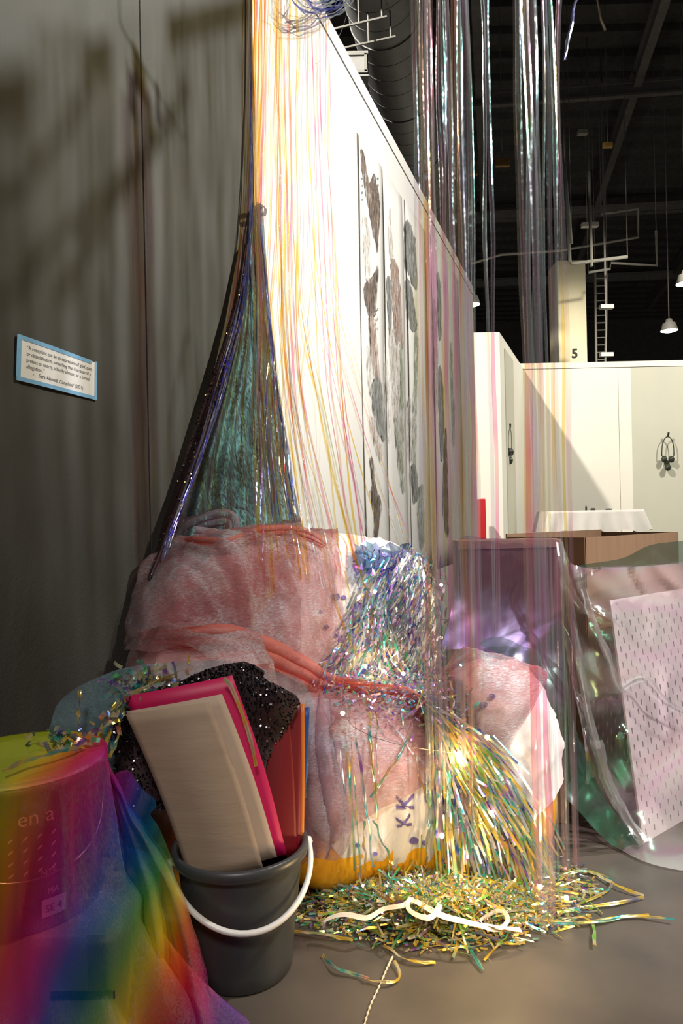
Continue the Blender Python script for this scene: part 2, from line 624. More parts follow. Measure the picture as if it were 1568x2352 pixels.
F_pinkL = film('pale_pink_cellophane', [(1.0, 0.92, 0.72), (1.0, 0.50, 0.72), (1.0, 0.94, 0.92), (1.0, 0.78, 0.50)],
               [(1.0, 1.0, 1.0), (0.35, 0.75, 0.85), (0.6, 0.55, 1.0)], 0.03, 0.32, 0.18, 2.0, milk=0.09, milkc=(0.95, 0.88, 1.0))
F_yelL = film('pale_yellow_cellophane', [(1.0, 0.85, 0.30), (1.0, 0.97, 0.85), (1.0, 0.80, 0.35), (1.0, 0.97, 0.75)],
              [(1.0, 1.0, 1.0), (0.45, 0.55, 1.0), (1, 0.95, 0.7)], 0.03, 0.32, 0.18, 2.0, milk=0.09, milkc=(0.95, 0.93, 0.85))
F_highlight = film('fold_highlight_film', [(1.0, 0.96, 0.97)], [(0.9, 1.0, 0.95), (1.0, 0.9, 1.0)], 0.20, 0.7, 0.25, 4, milk=0.14, milkc=(0.95, 0.95, 0.97))  # whiter film for the painted fold highlights
F_blueS = film('cobalt_foil_cellophane', [(0.45, 0.45, 0.7), (0.75, 0.75, 0.8)],
               [(0.05, 0.08, 1.0), (0.9, 0.95, 1.0), (0.10, 0.10, 0.9), (1.0, 0.9, 0.6)], 0.40, 0.9, 0.2, 7.0, milk=0.08, milkc=(0.3, 0.35, 1.0))
F_sheet = film('clear_iridescent_sheet', [(1.0, 0.96, 0.96), (0.98, 0.88, 0.95), (1.0, 0.98, 0.95)],
               [(0.85, 0.65, 1.0), (0.25, 0.85, 0.50), (1.0, 0.85, 1.0), (0.45, 0.95, 0.75)], 0.12, 0.85, 0.18, 2.2, crinkle=0.4, cscale=9, milk=0.20, milkc=(1.0, 0.72, 0.76), banded=(0.05, 0.34))
F_sheetG = film('green_violet_sheet', [(0.70, 0.66, 0.76), (0.62, 0.72, 0.66)],
                [(0.10, 0.65, 0.28), (0.65, 0.50, 0.85), (0.12, 0.60, 0.36), (0.55, 0.40, 0.80)], 0.22, 0.85, 0.16, 2.0, crinkle=0.35, cscale=8, milk=0.10, milkc=(0.25, 0.50, 0.35))
F_sheetV = film('violet_sheet', [(0.72, 0.60, 0.85), (0.80, 0.70, 0.82)],
                [(0.26, 0.20, 0.85), (0.50, 0.38, 0.75), (0.18, 0.45, 0.40)], 0.05, 0.45, 0.35, 2.0, crinkle=0.2, cscale=8, milk=0.09, milkc=(0.22, 0.16, 0.42))
O_pink = organza('pink_organza', (0.50, 0.23, 0.23), (0.72, 0.95, 1.0), 0.22, 0.85, (0.84, 0.64, 0.65), 0.85, rough=0.5, streak=(5, 5, 22))
O_salmon = organza('salmon_organza', (0.78, 0.22, 0.18), (1.0, 0.75, 0.65), 0.34, 0.85, (0.95, 0.66, 0.62), 0.25, rough=0.45)
O_teal = organza('teal_organza', (0.13, 0.125, 0.125), (0.35, 0.85, 0.88), 0.40, 0.9, (0.46, 0.40, 0.42), 0.55, streak=(9, 9, 1.6), rough=0.45)
O_aqua = organza('aqua_organza', (0.30, 0.46, 0.54), (0.55, 0.95, 1.0), 0.26, 0.92, (0.84, 0.88, 0.90), 0.75, rough=0.5, streak=(12, 12, 12))
O_mauve = organza('mauve_organza', (0.50, 0.33, 0.38), (0.65, 0.80, 0.95), 0.25, 0.85, (0.85, 0.72, 0.78), 0.7, rough=0.5)


def rainbow(nt):
    geo = NN(nt, 'ShaderNodeNewGeometry')
    se = NN(nt, 'ShaderNodeSeparateXYZ')
    nt.links.new(geo.outputs['Position'], se.inputs[0])
    a = NN(nt, 'ShaderNodeMath', operation='MULTIPLY_ADD')
    a.inputs[1].default_value = 1633 / 720
    a.inputs[2].default_value = 1008 / 720
    nt.links.new(se.outputs['X'], a.inputs[0])
    b = NN(nt, 'ShaderNodeMath', operation='MULTIPLY_ADD')
    b.inputs[1].default_value = -490 / 720
    nt.links.new(se.outputs['Z'], b.inputs[0])
    nt.links.new(a.outputs[0], b.inputs[2])
    nz = noise_fac(nt, 6, 2)
    c = NN(nt, 'ShaderNodeMath', operation='MULTIPLY_ADD')
    c.inputs[1].default_value = 0.10
    nt.links.new(nz, c.inputs[0])
    nt.links.new(b.outputs[0], c.inputs[2])
    d = NN(nt, 'ShaderNodeMath', operation='SUBTRACT')
    d.inputs[1].default_value = 0.05
    nt.links.new(c.outputs[0], d.inputs[0])
    return ramp(nt, d.outputs[0], [(0.0, (0.55, 0.62, 0.03)), (0.06, (0.95, 0.68, 0.02)), (0.13, (1.0, 0.30, 0.03)), (0.20, (0.95, 0.04, 0.16)),
                                   (0.27, (0.85, 0.02, 0.42)), (0.33, (0.38, 0.04, 0.62)), (0.38, (0.03, 0.12, 0.75)), (0.46, (0.0, 0.20, 0.38)),
                                   (0.54, (0.10, 0.40, 0.10)), (0.62, (0.75, 0.60, 0.01)), (0.69, (0.85, 0.20, 0.02)), (0.77, (0.65, 0.02, 0.06)),
                                   (0.86, (0.50, 0.01, 0.26)), (0.94, (0.16, 0.04, 0.42))])


O_rain = organza('rainbow_organza', (1, 1, 1), (0.95, 0.85, 0.95), 0.36, 0.94, None, 0.30, colnode=rainbow, streak=(24, 24, 6))
T_cool = tinsel('cool_tinsel', [(0.02, 0.40, 0.60), (1.0, 1.0, 1.0), (0.35, 0.10, 0.75), (1.0, 0.55, 0.40), (0.02, 0.65, 0.45), (0.85, 0.65, 1.0), (0.02, 0.06, 0.50), (1.0, 0.95, 0.45), (0.02, 0.40, 0.60)])
T_gold = tinsel('gold_tinsel', [(1.0, 0.66, 0.06), (1.0, 0.95, 0.65), (0.25, 0.80, 0.10), (1.0, 0.50, 0.22), (1.0, 0.82, 0.10), (0.02, 0.55, 0.45), (1.0, 0.92, 0.85), (0.95, 0.75, 0.15), (1.0, 0.66, 0.06)])
T_mix = tinsel('mixed_tinsel', [(1.0, 0.70, 0.10), (0.02, 0.50, 0.50), (1.0, 0.50, 0.38), (0.10, 0.75, 0.25), (0.35, 0.08, 0.65), (1.0, 0.95, 0.50), (0.02, 0.12, 0.50), (1.0, 0.70, 0.10)])
F_smoke = film('smoky_yellow_cellophane', [(0.62, 0.56, 0.36), (0.74, 0.70, 0.52)], [(1, 1, 1), (0.5, 0.5, 1)], 0.30, 0.8, 0.2, 2.0)

# ------------------------------------------------------------------ setting: floor, walls
m = MB()
m.box((4, 12, -0.05), (16, 22, 0.05))
m.obj('floor', M_floor, kind='structure', label='dark polished concrete floor of the hall')

WH = 3.05
S0, SB, SE = -2.0, PW(579, 240).y / WDIR.y, PW(1086, 700).y / WDIR.y
SEAM = PW(331, 500).y / WDIR.y
AX = (WDIR, WNRM, Vector((0, 0, 1)))
TH = 0.05


def wall_slab(mb, s0, s1, z0, z1, front=0.0, thick=0.1):
    c = WP((s0 + s1) / 2, (z0 + z1) / 2, front - thick / 2)
    return mb.box(c, ((s1 - s0) / 2, thick / 2, (z1 - z0) / 2), AX)


wl = thing('wall_left', 'charcoal painted partition wall of two panels', None, WP(0, 0), kind='structure')
o = wall_slab(MB(), S0, SEAM - 0.002, 0, WH, 0.0).obj('wall_panel', M_dark, wl)
bevel(o, 0.002)
o = wall_slab(MB(), SEAM + 0.002, SB, 0, WH, 0.0015).obj('wall_panel', M_dark, wl)
bevel(o, 0.002)
wall_slab(MB(), SEAM - 0.004, SEAM + 0.004, 0, WH, -0.006, 0.05).obj('panel_joint', M_seam, wl)
wc = thing('wall_center', 'long white exhibition wall running back from the charcoal panels', None, WP(SB, 0), kind='structure')
wall_slab(MB(), SB, SE, 0, WH - 0.085, 0.0).obj('wall_face', M_white, wc)
wall_slab(MB(), SB, SE, WH - 0.078, WH, 0.004).obj('wall_cap', M_white, wc)
wall_slab(MB(), SB, SE, WH - 0.088, WH - 0.076, -0.006, 0.05).obj('cap_groove', M_seam, wc)

# far booth: a white return wall and the frontal far wall
pa, pb, pc = P(1060, 752, 8.35), P(1146, 752, 8.35), P(1200, 838, 10.4)
wp_ = thing('wall_partition', 'white booth wall end standing beyond the long wall', None, (pa.x, pa.y, 0), kind='structure')
m = MB()
m.box(((pa.x - 1.5 + pb.x) / 2, 8.40, WH / 2 - 0.03), ((pb.x - pa.x + 1.5) / 2, 0.05, WH / 2 - 0.03))
m.obj('wall_face', M_far, wp_)
d = Vector((pc.x - pb.x, pc.y - pb.y, 0))
L = d.length
d.normalize()
nrm = Vector((d.y, -d.x, 0))
c = Vector((pb.x, pb.y, 0)) + d * L / 2 - nrm * 0.05
m = MB()
m.box((c.x, c.y, WH / 2 - 0.03), (L / 2, 0.05, WH / 2 - 0.03), (d, nrm, Vector((0, 0, 1))))
m.obj('wall_return', M_far, wp_)
for t0, t1 in ((0.16, 0.50),):
    c2 = Vector((pb.x, pb.y, 0)) + d * L * (t0 + t1) / 2 + nrm * 0.004
    m = MB()
    m.box((c2.x, c2.y, WH / 2 - 0.08), (L * (t1 - t0) / 2, 0.006, WH / 2 - 0.10), (d, nrm, Vector((0, 0, 1))))
    m.obj('sage_panel', M_fargrey, wp_)
wb = thing('wall_back', 'frontal white and sage booth wall far across the hall', None, (pc.x, 10.4, 0), kind='structure')
xs = P(1449, 900, 10.4).x
x_seam = P(1420, 900, 10.4).x
for x0, x1, mt, nm in ((pc.x - 0.3, x_seam - 0.004, M_far, 'wall_panel'), (x_seam + 0.004, xs, M_far, 'wall_panel'), (xs, 9.5, M_fargrey, 'wall_panel')):
    m = MB()
    m.box(((x0 + x1) / 2, 10.46, (WH - 0.09) / 2), ((x1 - x0) / 2, 0.05, (WH - 0.09) / 2))
    m.obj(nm, mt, wb)
m = MB()
m.box(((pc.x - 0.3 + 9.5) / 2, 10.455, WH - 0.04), ((9.5 - pc.x + 0.3) / 2, 0.055, 0.042))
m.obj('wall_cap', M_far, wb)

# hall shell: dark back wall and roof deck
m = MB()
m.box((4, 30, 5), (20, 0.1, 5))
m.obj('wall_hall', M_deck, kind='structure', label='black end wall of the hall')
ROOF = 9.0
rows = []
y = 1.0
k = 0
while y < 30:
    z = ROOF + (0.12 if (k // 2) % 2 else 0.0)
    rows.append([Vector((-12, y, z)), Vector((22, y, z))])
    y += 0.02 if k % 2 else 0.30
    k += 1
m = MB()
m.grid(rows)
o = m.obj('ceiling', M_deck, kind='structure', label='black corrugated roof deck of the hall')
solid(o, 0.04, 1)
# roof steel
for i, (x0, y0, x1, y1, z, w, h) in enumerate([
        (1.2, 6, 5.6, 26, 8.5, 0.14, 0.32), (4.0, 6, 8.4, 26, 8.5, 0.14, 0.32), (7.2, 6, 11.6, 26, 8.5, 0.14, 0.32),
        (-2.0, 9, 14, 7.6, 8.3, 0.10, 0.22), (-2.0, 13, 14, 11.6, 8.3, 0.10, 0.22), (-2.0, 18, 16, 16.6, 8.3, 0.10, 0.22), (-2, 23, 18, 21.6, 8.3, 0.1, 0.22)]):
    a, b = Vector((x0, y0, z)), Vector((x1, y1, z))
    d = (b - a).normalized()
    sd = Vector((d.y, -d.x, 0))
    m = MB()
    c = (a + b) / 2
    L = (b - a).length / 2
    m.box(c + Vector((0, 0, h / 2)), (L, w / 2, 0.02), (d, sd, Vector((0, 0, 1))))
    m.box(c - Vector((0, 0, h / 2)), (L, w / 2, 0.02), (d, sd, Vector((0, 0, 1))))
    m.box(c, (L, 0.015, h / 2), (d, sd, Vector((0, 0, 1))))
    m.obj('trim_%d' % (i + 1), M_black, kind='structure', label='black roof beam under the deck')

# round duct along the roof
dr = thing('air_duct', 'thick round dark ventilation duct running under the roof', 'duct', (0.9, 9.3, 6.4))
a, b = P(880, 60, 7.6), P(985, 420, 13.0)
a.z = b.z = 6.4
a = a - (b - a) * 0.5
b = b + (b - a) * 0.2
pts = [a + (b - a) * (i / 24) for i in range(25)]
MB().tube(pts, 0.40, 32).obj('duct_tube', M_duct, dr, smooth=True)
dd = (b - a).normalized()
for i in range(1, 34):
    c = a + (b - a) * (i / 34)
    MB().tube([c - dd * 0.012, c + dd * 0.012], 0.403 if i % 5 else 0.412, 32).obj('duct_rib', M_duct, dr)
bx = thing('duct_grille_box', 'dark square air grille box hanging beside the round duct', 'vent', P(810, 165, 8.0))
c = P(812, 172, 8.0)
m = MB()
m.box(c, (0.16, 0.2, 0.14))
m.obj('housing', M_black, bx)
for q, (dx, dz, hx, hz) in enumerate([(0, 0.10, 0.15, 0.016), (0, -0.10, 0.15, 0.016), (-0.13, 0, 0.016, 0.1), (0.13, 0, 0.016, 0.1)]):
    m = MB()
    m.box(c + Vector((dx, -0.21, dz)), (hx, 0.012, hz))
    m.obj('grille_frame', M_pipe, bx)
# strut rails near the duct
for i, (x0, y0, x1, y1, Y) in enumerate([(745, 72, 888, 38, 7.0), (770, 115, 908, 84, 7.2)]):
    o = thing('strut_rail', ['upper', 'lower'][i] + ' of the two thin steel rails crossing the duct', 'rail', P((x0 + x1) / 2, (y0 + y1) / 2, Y))
    MB().tube([P(x0, y0, Y), P(x1, y1, Y)], 0.012, 6).obj('rail', M_pipe, o)
    for t in (0.55, 0.92):
        px, py = x0 + (x1 - x0) * t, y0 + (y1 - y0) * t
        q = P(px, py, Y)
        MB().tube([q, q + Vector((0, 0, ROOF - q.z))], 0.008, 5).obj('hanger_rod', M_pipe, o)

# conduits and ladder rack
def pipe(name, label, pts, r, cat='pipe', mat=None):
    ps = [P(*p) for p in pts]
    t = thing(name, label, cat, ps[0])
    MB().tube(ps, r, 8).obj('pipe_run', mat or M_pipe, t)
    for q in (ps[0], ps[-1]):
        if q.z < ROOF - 0.1:
            MB().tube([q, Vector((q.x, q.y, ROOF + 0.13))], 0.006, 5).obj('hanger_rod', M_black, t)
    return t


pipe('conduit', 'grey conduit bending in front of the beige column', [(1300, 420, 12), (1308, 600, 12), (1312, 606, 12), (1440, 590, 12)], 0.03)
pipe('conduit', 'straight grey conduit dropping beside the fixture over the column', [(1352, 395, 12), (1358, 612, 12)], 0.03)
pipe('conduit', 'long dark drop pipe right of the hanging streamers', [(1296, 380, 11), (1312, 560, 11)], 0.025)
pipe('conduit', 'thin conduit stepping across the dark roof at right', [(1080, 606, 13), (1150, 585, 13), (1290, 575, 13), (1465, 545, 13), (1465, 480, 13), (1380, 492, 13)], 0.025)
pipe('conduit', 'low conduit under the roof lights at right', [(1350, 626, 13), (1400, 618, 13), (1402, 604, 13), (1508, 610, 13), (1506, 530, 13)], 0.025)
rk_top = ROOF
rk = thing('cable_ladder', 'tall cable ladder rack rising behind the far wall beside the column', 'ladder', P(1380, 820, 14.5))
for x0, x1 in ((1366, 1369), (1394, 1389)):
    MB().tube([P(x0, 628, 14.5), P(x1, 850, 14.5)], 0.025, 6).obj('ladder_rail', M_pipe, rk)
    q = P(x0, 628, 14.5)
    MB().tube([q, Vector((q.x, q.y, ROOF + 0.13))], 0.008, 5).obj('hanger_rod', M_black, rk)
for i in range(12):
    yy = 640 + i * 17
    MB().tube([P(1366, yy, 14.5), P(1391, yy - 1, 14.5)], 0.012, 5).obj('ladder_rung', M_pipe, rk)
for i, (x, y, w) in enumerate([(1354, 517, 38), (1392, 705, 30), (1392, 815, 28), (1337, 305, 22)]):
    Y = 12.5
    q = P(x, y, Y)
    t = thing('track_fixture', ['small grey light fixture hanging in front of the dark roof, largest of the row', 'small grey fixture beside the cable ladder',
                                'small grey fixture low beside the cable ladder just above the far wall', 'small grey fixture high under the dark roof'][i], 'light', q)
    m = MB()
    m.box(q, (w / F * Y / 2, 0.05, 0.035))
    m.obj('housing', M_fix, t)
    MB().tube([q, Vector((q.x, q.y, ROOF + 0.13))], 0.008, 5).obj('hanger_rod', M_black, t)
for i, (x, y, w, h) in enumerate([(1087, 387, 20, 30), (1153, 374, 34, 18), (1395, 334, 22, 12)]):
    q = P(x, y, 11)
    t = thing('ochre_sign', ['upright ochre tag hanging behind the middle streamers', 'wide ochre tag hanging right of the middle streamers', 'small ochre tag under the roof at right'][i], 'tag', q)
    m = MB()
    m.box(q, (w / F * 11 / 2, 0.03, h / F * 11 / 2))
    bevel(m.obj('plate', M_sign, t), 0.01)
    MB().tube([q, Vector((q.x, q.y, ROOF + 0.13))], 0.006, 5).obj('hanger_rod', M_black, t)
for i, (x, y, Y, r) in enumerate([(1536, 760, 13, 0.15), (1575, 652, 11, 0.15), (1083, 700, 12, 0.14)]):
    q = P(x, y, Y)
    t = thing('high_bay_lamp', ['glowing high bay lamp above the far wall at right', 'glowing high bay lamp cut off by the right edge', 'glowing high bay lamp beside the end of the long wall'][i], 'lamp', q, group='high bay lamps')
    MB().lathe(q, [(0.0, 0.22), (0.05, 0.22), (0.07, 0.16), (r * 0.75, 0.14), (r, 0.02), (r, 0.0)], 24).obj('lamp_housing', M_black, t, smooth=True)
    MB().lathe(q, [(0.0, -0.02), (r * 0.6, -0.018), (r * 0.95, 0.01), (r * 0.98, 0.012)], 24).obj('lamp_lens', M_lampglow, t, smooth=True)
    ld = bpy.data.lights.new('lamp_light', 'POINT')
    ld.energy = 60
    ld.color = (1, 0.92, 0.75)
    ld.shadow_soft_size = 0.12
    lo = bpy.data.objects.new('lamp_light', ld)
    COL.objects.link(lo)
    lo.parent = t
    lo.location = (0, 0, -0.16)
    MB().tube([q + Vector((0, 0, 0.2)), Vector((q.x, q.y, ROOF + 0.13))], 0.008, 5).obj('hanger_rod', M_pipe, t)

# column with its number
cb, Yc = P(1316, 830, 14.0), 14.0
ct = thing('column', 'square beige hall column rising behind the far wall', 'column', (cb.x, Yc + 0.3, 0))
zt = P(1310, 597, Yc).z
m = MB()
m.box((cb.x, Yc + 0.3, zt / 2), ((1348 - 1282) / F * Yc / 2, 0.3, zt / 2))
o = m.obj('shaft', M_column, ct)
bevel(o, 0.02)


def text_mesh(body, size, shear=0.0, align='LEFT', bold=0.0):
    cu = bpy.data.curves.new('lettering', 'FONT')
    cu.body = body
    cu.size = size
    cu.shear = shear
    cu.align_x = align
    cu.offset = bold
    cu.resolution_u = 3
    ob = bpy.data.objects.new('lettering', cu)
    COL.objects.link(ob)
    dg = bpy.context.evaluated_depsgraph_get()
    me = bpy.data.meshes.new_from_object(ob.evaluated_get(dg))
    v = [tuple(p.co) for p in me.vertices]
    f = [tuple(p.vertices) for p in me.polygons]
    bpy.data.objects.remove(ob)
    bpy.data.curves.remove(cu)
    bpy.data.meshes.remove(me)
    return v, f


v, f = text_mesh('5', 0.26, bold=0.006)
q = P(1312, 822, Yc)
mobj('column_number', [q + Vector((a[0], -0.012, a[1])) for a in v], f, M_ink, ct, label='black stencilled numeral')

# far table with white cloth, legs, small jars
tb = thing('cloth_table', 'narrow table under a white cloth in front of the far wall', 'table', P(1370, 1300, 8.6))
Yt = 8.6
zt = P(1370, 1172, Yt).z
x0, x1 = P(1258, 1172, Yt).x, P(1478, 1172, Yt).x
m = MB()
m.box(((x0 + x1) / 2, Yt + 0.25, zt - 0.015), ((x1 - x0) / 2 - 0.02, 0.24, 0.012))
m.obj('table_top', M_wood, tb)
rows = []
for j in range(9):
    r = []
    t = j / 8
    for i in range(61):
        a = i / 60
        x = x0 + (x1 - x0) * a
        fl = t * (0.02 * math.sin(a * 40) + 0.015 * math.sin(a * 17 + 1)) + t * 0.05
        z = zt - t * (0.26 + 0.02 * math.sin(a * 23))
        r.append(Vector((x + (a - 0.5) * 0.16 * t, Yt - fl, z)))
    rows.append(r)
rows = [[Vector((x0 + (x1 - x0) * i / 60, Yt + 0.5, zt)) for i in range(61)]] + rows
m = MB()
m.grid(rows)
m.obj('table_skirt', M_cloth2, tb, smooth=True)
for s in (0, 1):
    xe = x1 if s else x0
    m = MB()
    m.grid([[Vector((xe + (1 if s else -1) * 0.08 * t, Yt - 0.05 * t + 0.5 * q / 8, zt - t * 0.26)) for q in range(9)] for t in (0, 0.5, 1)])
    m.obj('table_skirt', M_cloth2, tb, smooth=True)
for px in (1353, 1389, 1469):
    xx = P(px, 1200, Yt).x
    m = MB()
    m.box((xx, Yt + 0.1, (zt - 0.03) / 2), (0.035, 0.03, (zt - 0.03) / 2))
    m.obj('leg', M_wood, tb)
for i, (px, h, r) in enumerate([(1352, 0.06, 0.012), (1368, 0.03, 0.03), (1404, 0.02, 0.04)]):
    q = P(px, 1170, Yt)
    q = Vector((q.x, Yt + 0.1, zt))
    MB().lathe(q, [(0, 0.0), (r, 0.0), (r, h * 0.7), (r * 0.5, h), (0, h)], 12).obj('small_jar', M_neck, label=['tiny upright dark object on the far white table', 'low dark lump on the far white table', 'flat dark dish on the far white table'][i], cat='jar', origin=q, smooth=True)

# necklaces
def necklace(cx, cy, w, h, place, label):
    c0 = place(cx, cy)
    t = thing('necklace', label, 'necklace', c0, group='bead necklaces')
    pts = []
    for i in range(25):
        a = math.pi * (i / 24)
        pts.append(place(cx - w * math.cos(a) * (0.45 + 0.55 * math.sin(a)) if False else cx + w * math.sin((i / 24 - 0.5) * math.pi) * (1 - 0.15 * abs(i / 24 - 0.5)), cy + h * 0.55 * (1 - math.cos((i / 24 - 0.5) * math.pi) ** 0.8)))
    MB().tube(pts, 0.008, 6).obj('cord', M_neck, t, smooth=True)
    r = 0.045
    for dx, dy in ((-0.55, 0.66), (0.55, 0.66), (0, 0.9)):
        q = place(cx + w * dx, cy + h * dy)
        MB().lathe(q, [(0.001, r * 1.1), (r * 0.6, r * 0.9), (r, 0), (r * 0.7, -r), (0.001, -r * 1.2)], 10).obj('bead', M_neck, t, smooth=True)
        if dy < 0.8:
            MB().tube([pts[0] if dx < 0 else pts[-1], q], 0.008, 5).obj('cord', M_neck, t)
    q = place(cx, cy)
    MB().tube([q, q + Vector((0, -0.03, 0.06))], 0.015, 6).obj('hook', M_neck, t)
    return t


necklace(1533, 1003, 15, 78, lambda x, y: P(x, y, 10.33), 'black bead necklace hanging on the sage panel at far right')


def on_return(x, y):
    u, v = uv_(x, y)
    # intersect view ray with the return wall
    n = Vector((L2.y, -L2.x, 0))
    Y = (n.x * pb.x + n.y * pb.y) / (n.x * u / F + n.y)
    return P(x, y, Y - 0.06)


L2 = Vector((pc.x - pb.x, pc.y - pb.y, 0)).normalized()
necklace(1170, 985, 4, 80, on_return, 'black bead necklace seen edge-on on the booth return wall')

# red panel beyond the long wall
q = P(1104, 1230, 8.0)
rp = thing('red_panel', 'narrow red board standing at the foot of the booth wall', 'board', (q.x, q.y, 0))
zt = P(1104, 1146, 8.0).z
m = MB()
m.box((q.x, 8.0, zt / 2), (0.032, 0.15, zt / 2))
bevel(m.obj('board', M_redpanel, rp), 0.01)
m = MB()
m.box((q.x, 8.0, 0.01), (0.08, 0.18, 0.01))
m.obj('foot', M_black, rp)

# ------------------------------------------------------------------ paintings on the white wall
def ragged(pts, amp, n=5, seed=0):
    q = smoothpoly(pts, n)
    return [(x + amp * N(x * 0.13, y * 0.13, seed), y + 2.2 * amp * N(x * 0.13, y * 0.11, seed + 9)) for x, y in q]


def brushed(name, c1, c2, thr):
    """dry brush paint: streaky, the paper showing through"""
    m, nt, out = nodes_of(name)
    d = NN(nt, 'ShaderNodeBsdfDiffuse')
    nt.links.new(ramp(nt, noise_fac(nt, 30, 6, (3, 3, 0.6)), [(0.35, c1), (0.65, c2)]), d.inputs[0])
    t = NN(nt, 'ShaderNodeBsdfTransparent')
    mr = NN(nt, 'ShaderNodeMapRange')
    mr.inputs['From Min'].default_value = thr - 0.03
    mr.inputs['From Max'].default_value = thr + 0.09
    nt.links.new(noise_fac(nt, 26, 8, (2.2, 2.2, 0.45), 0.78), mr.inputs['Value'])
    mx = NN(nt, 'ShaderNodeMixShader')
    nt.links.new(mr.outputs[0], mx.inputs[0])
    nt.links.new(t.outputs[0], mx.inputs[1])
    nt.links.new(d.outputs[0], mx.inputs[2])
    nt.links.new(mx.outputs[0], out.inputs[0])
    return m


M_paints = [brushed('umber_paint', (0.06, 0.045, 0.035), (0.22, 0.17, 0.14), 0.42),
            brushed('slate_paint', (0.12, 0.125, 0.12), (0.30, 0.30, 0.28), 0.42),
            brushed('taupe_wash', (0.36, 0.31, 0.27), (0.60, 0.55, 0.50), 0.48),
            brushed('moss_paint', (0.16, 0.20, 0.12), (0.36, 0.38, 0.30), 0.47),
            brushed('rust_paint', (0.22, 0.13, 0.10), (0.42, 0.33, 0.28), 0.44)]
PANELS = [((821, 303), (873, 381), [
    (0, [(827, 345), (836, 352), (848, 420), (858, 395), (865, 420), (873, 470), (870, 540), (868, 580), (858, 540), (846, 480), (832, 400)]),
    (0, [(840, 650), (858, 632), (868, 610), (866, 690), (858, 735), (846, 715), (838, 680)]),
    (2, [(834, 490), (848, 520), (852, 640), (842, 640), (836, 570)]),
    (4, [(852, 720), (862, 740), (872, 850), (880, 930), (872, 960), (860, 850), (850, 760)]),
    (1, [(856, 880), (872, 870), (884, 960), (886, 1010), (870, 990), (858, 930)]),
    (2, [(850, 960), (862, 960), (880, 1030), (874, 1060), (858, 1010)]),
    (0, [(850, 1050), (858, 1060), (862, 1110), (876, 1160), (872, 1200), (866, 1250), (858, 1245), (860, 1180), (850, 1130), (856, 1110)]),
    (2, [(846, 800), (854, 800), (858, 900), (850, 890)])]),
    ((877, 388), (921, 450), [
        (2, [(892, 500), (897, 480), (902, 560), (905, 600), (898, 600), (892, 560)]),
        (4, [(898, 600), (914, 612), (922, 700), (926, 800), (918, 780), (910, 790), (900, 680)]),
        (1, [(888, 640), (898, 650), (900, 740), (894, 760)]),
        (2, [(894, 760), (920, 790), (926, 950), (930, 1080), (918, 1060), (902, 900)]),
        (3, [(918, 800), (926, 830), (928, 1000), (922, 990)]),
        (3, [(908, 960), (918, 1000), (930, 1110), (926, 1130), (916, 1060)]),
        (2, [(884, 840), (892, 850), (900, 1000), (893, 990)])]),
    ((930, 470), (975, 520), [
        (1, [(932, 520), (938, 508), (948, 530), (954, 560), (958, 660), (948, 655), (934, 610)]),
        (1, [(934, 645), (946, 660), (956, 730), (958, 755), (950, 762), (940, 740)]),
        (3, [(952, 770), (960, 780), (958, 900), (954, 1100), (948, 1080), (950, 900)]),
        (1, [(946, 1070), (956, 1075), (962, 1140), (950, 1150)]),
        (3, [(962, 1130), (972, 1120), (976, 1240), (964, 1245)]),
        (2, [(938, 920), (946, 930), (948, 1050), (942, 1040)])]),
    ((990, 545), (1052, 640), [
        (1, [(1004, 640), (1010, 640), (1014, 760), (1008, 770)]),
        (1, [(1006, 860), (1014, 850), (1020, 980), (1014, 1060), (1008, 980)]),
        (0, [(1020, 1010), (1026, 1000), (1030, 1200), (1026, 1230), (1018, 1150)]),
        (3, [(1034, 800), (1040, 820), (1044, 1010), (1038, 1000)]),
        (2, [(996, 700), (1004, 720), (1006, 940), (998, 900)])])]
PLAB = ['nearest of four tall paintings on the white wall, dark umber smears', 'second tall painting on the white wall, rust and green drips', 'third tall painting on the white wall with two slate ovals', 'farthest tall painting on the white wall, half behind streamers']
for i, (tl, tr, strokes) in enumerate(PANELS):
    a, b = PW(tl[0], tl[1], 0.008), PW(tr[0], tr[1], 0.008)
    ztop = (a.z + b.z) / 2
    t = thing('hanging_painting', PLAB[i], 'painting', (a.x, a.y, 0.45), group='tall paintings on the white wall')
    m = MB()
    m.grid([[Vector((a.x + (b.x - a.x) * s, a.y + (b.y - a.y) * s, z)) + WNRM * (0.004 * math.sin(z * 3 + i) + 0.002) for s in (0, 0.25, 0.5, 0.75, 1)] for z in np.linspace(0.42, ztop, 14)])
    psh = m.obj('paper_sheet', M_wpaper, t, smooth=True)
    solid(psh, 0.003)
    for k, (mi, poly) in enumerate(strokes):
        pp = ragged(poly, 2.5, 5, i * 7 + k)
        bm_v = [PW(x, y, 0.018 + 0.0006 * k) for x, y in pp]
        o = mobj('paint_stroke', bm_v, [tuple(range(len(bm_v)))], M_paints[mi], psh)
    if i == 0:
        for k in range(14):
            x, y = (832 + (k % 2) * 36, 410 + (k // 2) * 16) if k < 8 else (862 + k % 2 * 5, 700 + (k - 8) * 11)
            pp = [PW(x + 2.0 * math.cos(q), y + 3.5 * math.sin(q), 0.019) for q in np.linspace(0, 5.5, 7)]
            mobj('paint_dot', pp, [tuple(range(7))], M_paints[1], psh)

# ------------------------------------------------------------------ quote sheet taped to the charcoal wall
TL, TR_, BR_, BL = PW(44, 770, 0.006), PW(221, 833, 0.006), PW(220, 914, 0.006), PW(41, 868, 0.006)
qs = thing('quote_sheet', 'white sheet with a printed quotation taped to the charcoal wall by blue tape', 'paper', BL)


def bil(a, b, off=0.0):
    p = (TL * (1 - a) + TR_ * a) * (1 - b) + (BL * (1 - a) + BR_ * a) * b
    return p + WNRM * (off + 0.0015 * math.sin(a * 5))


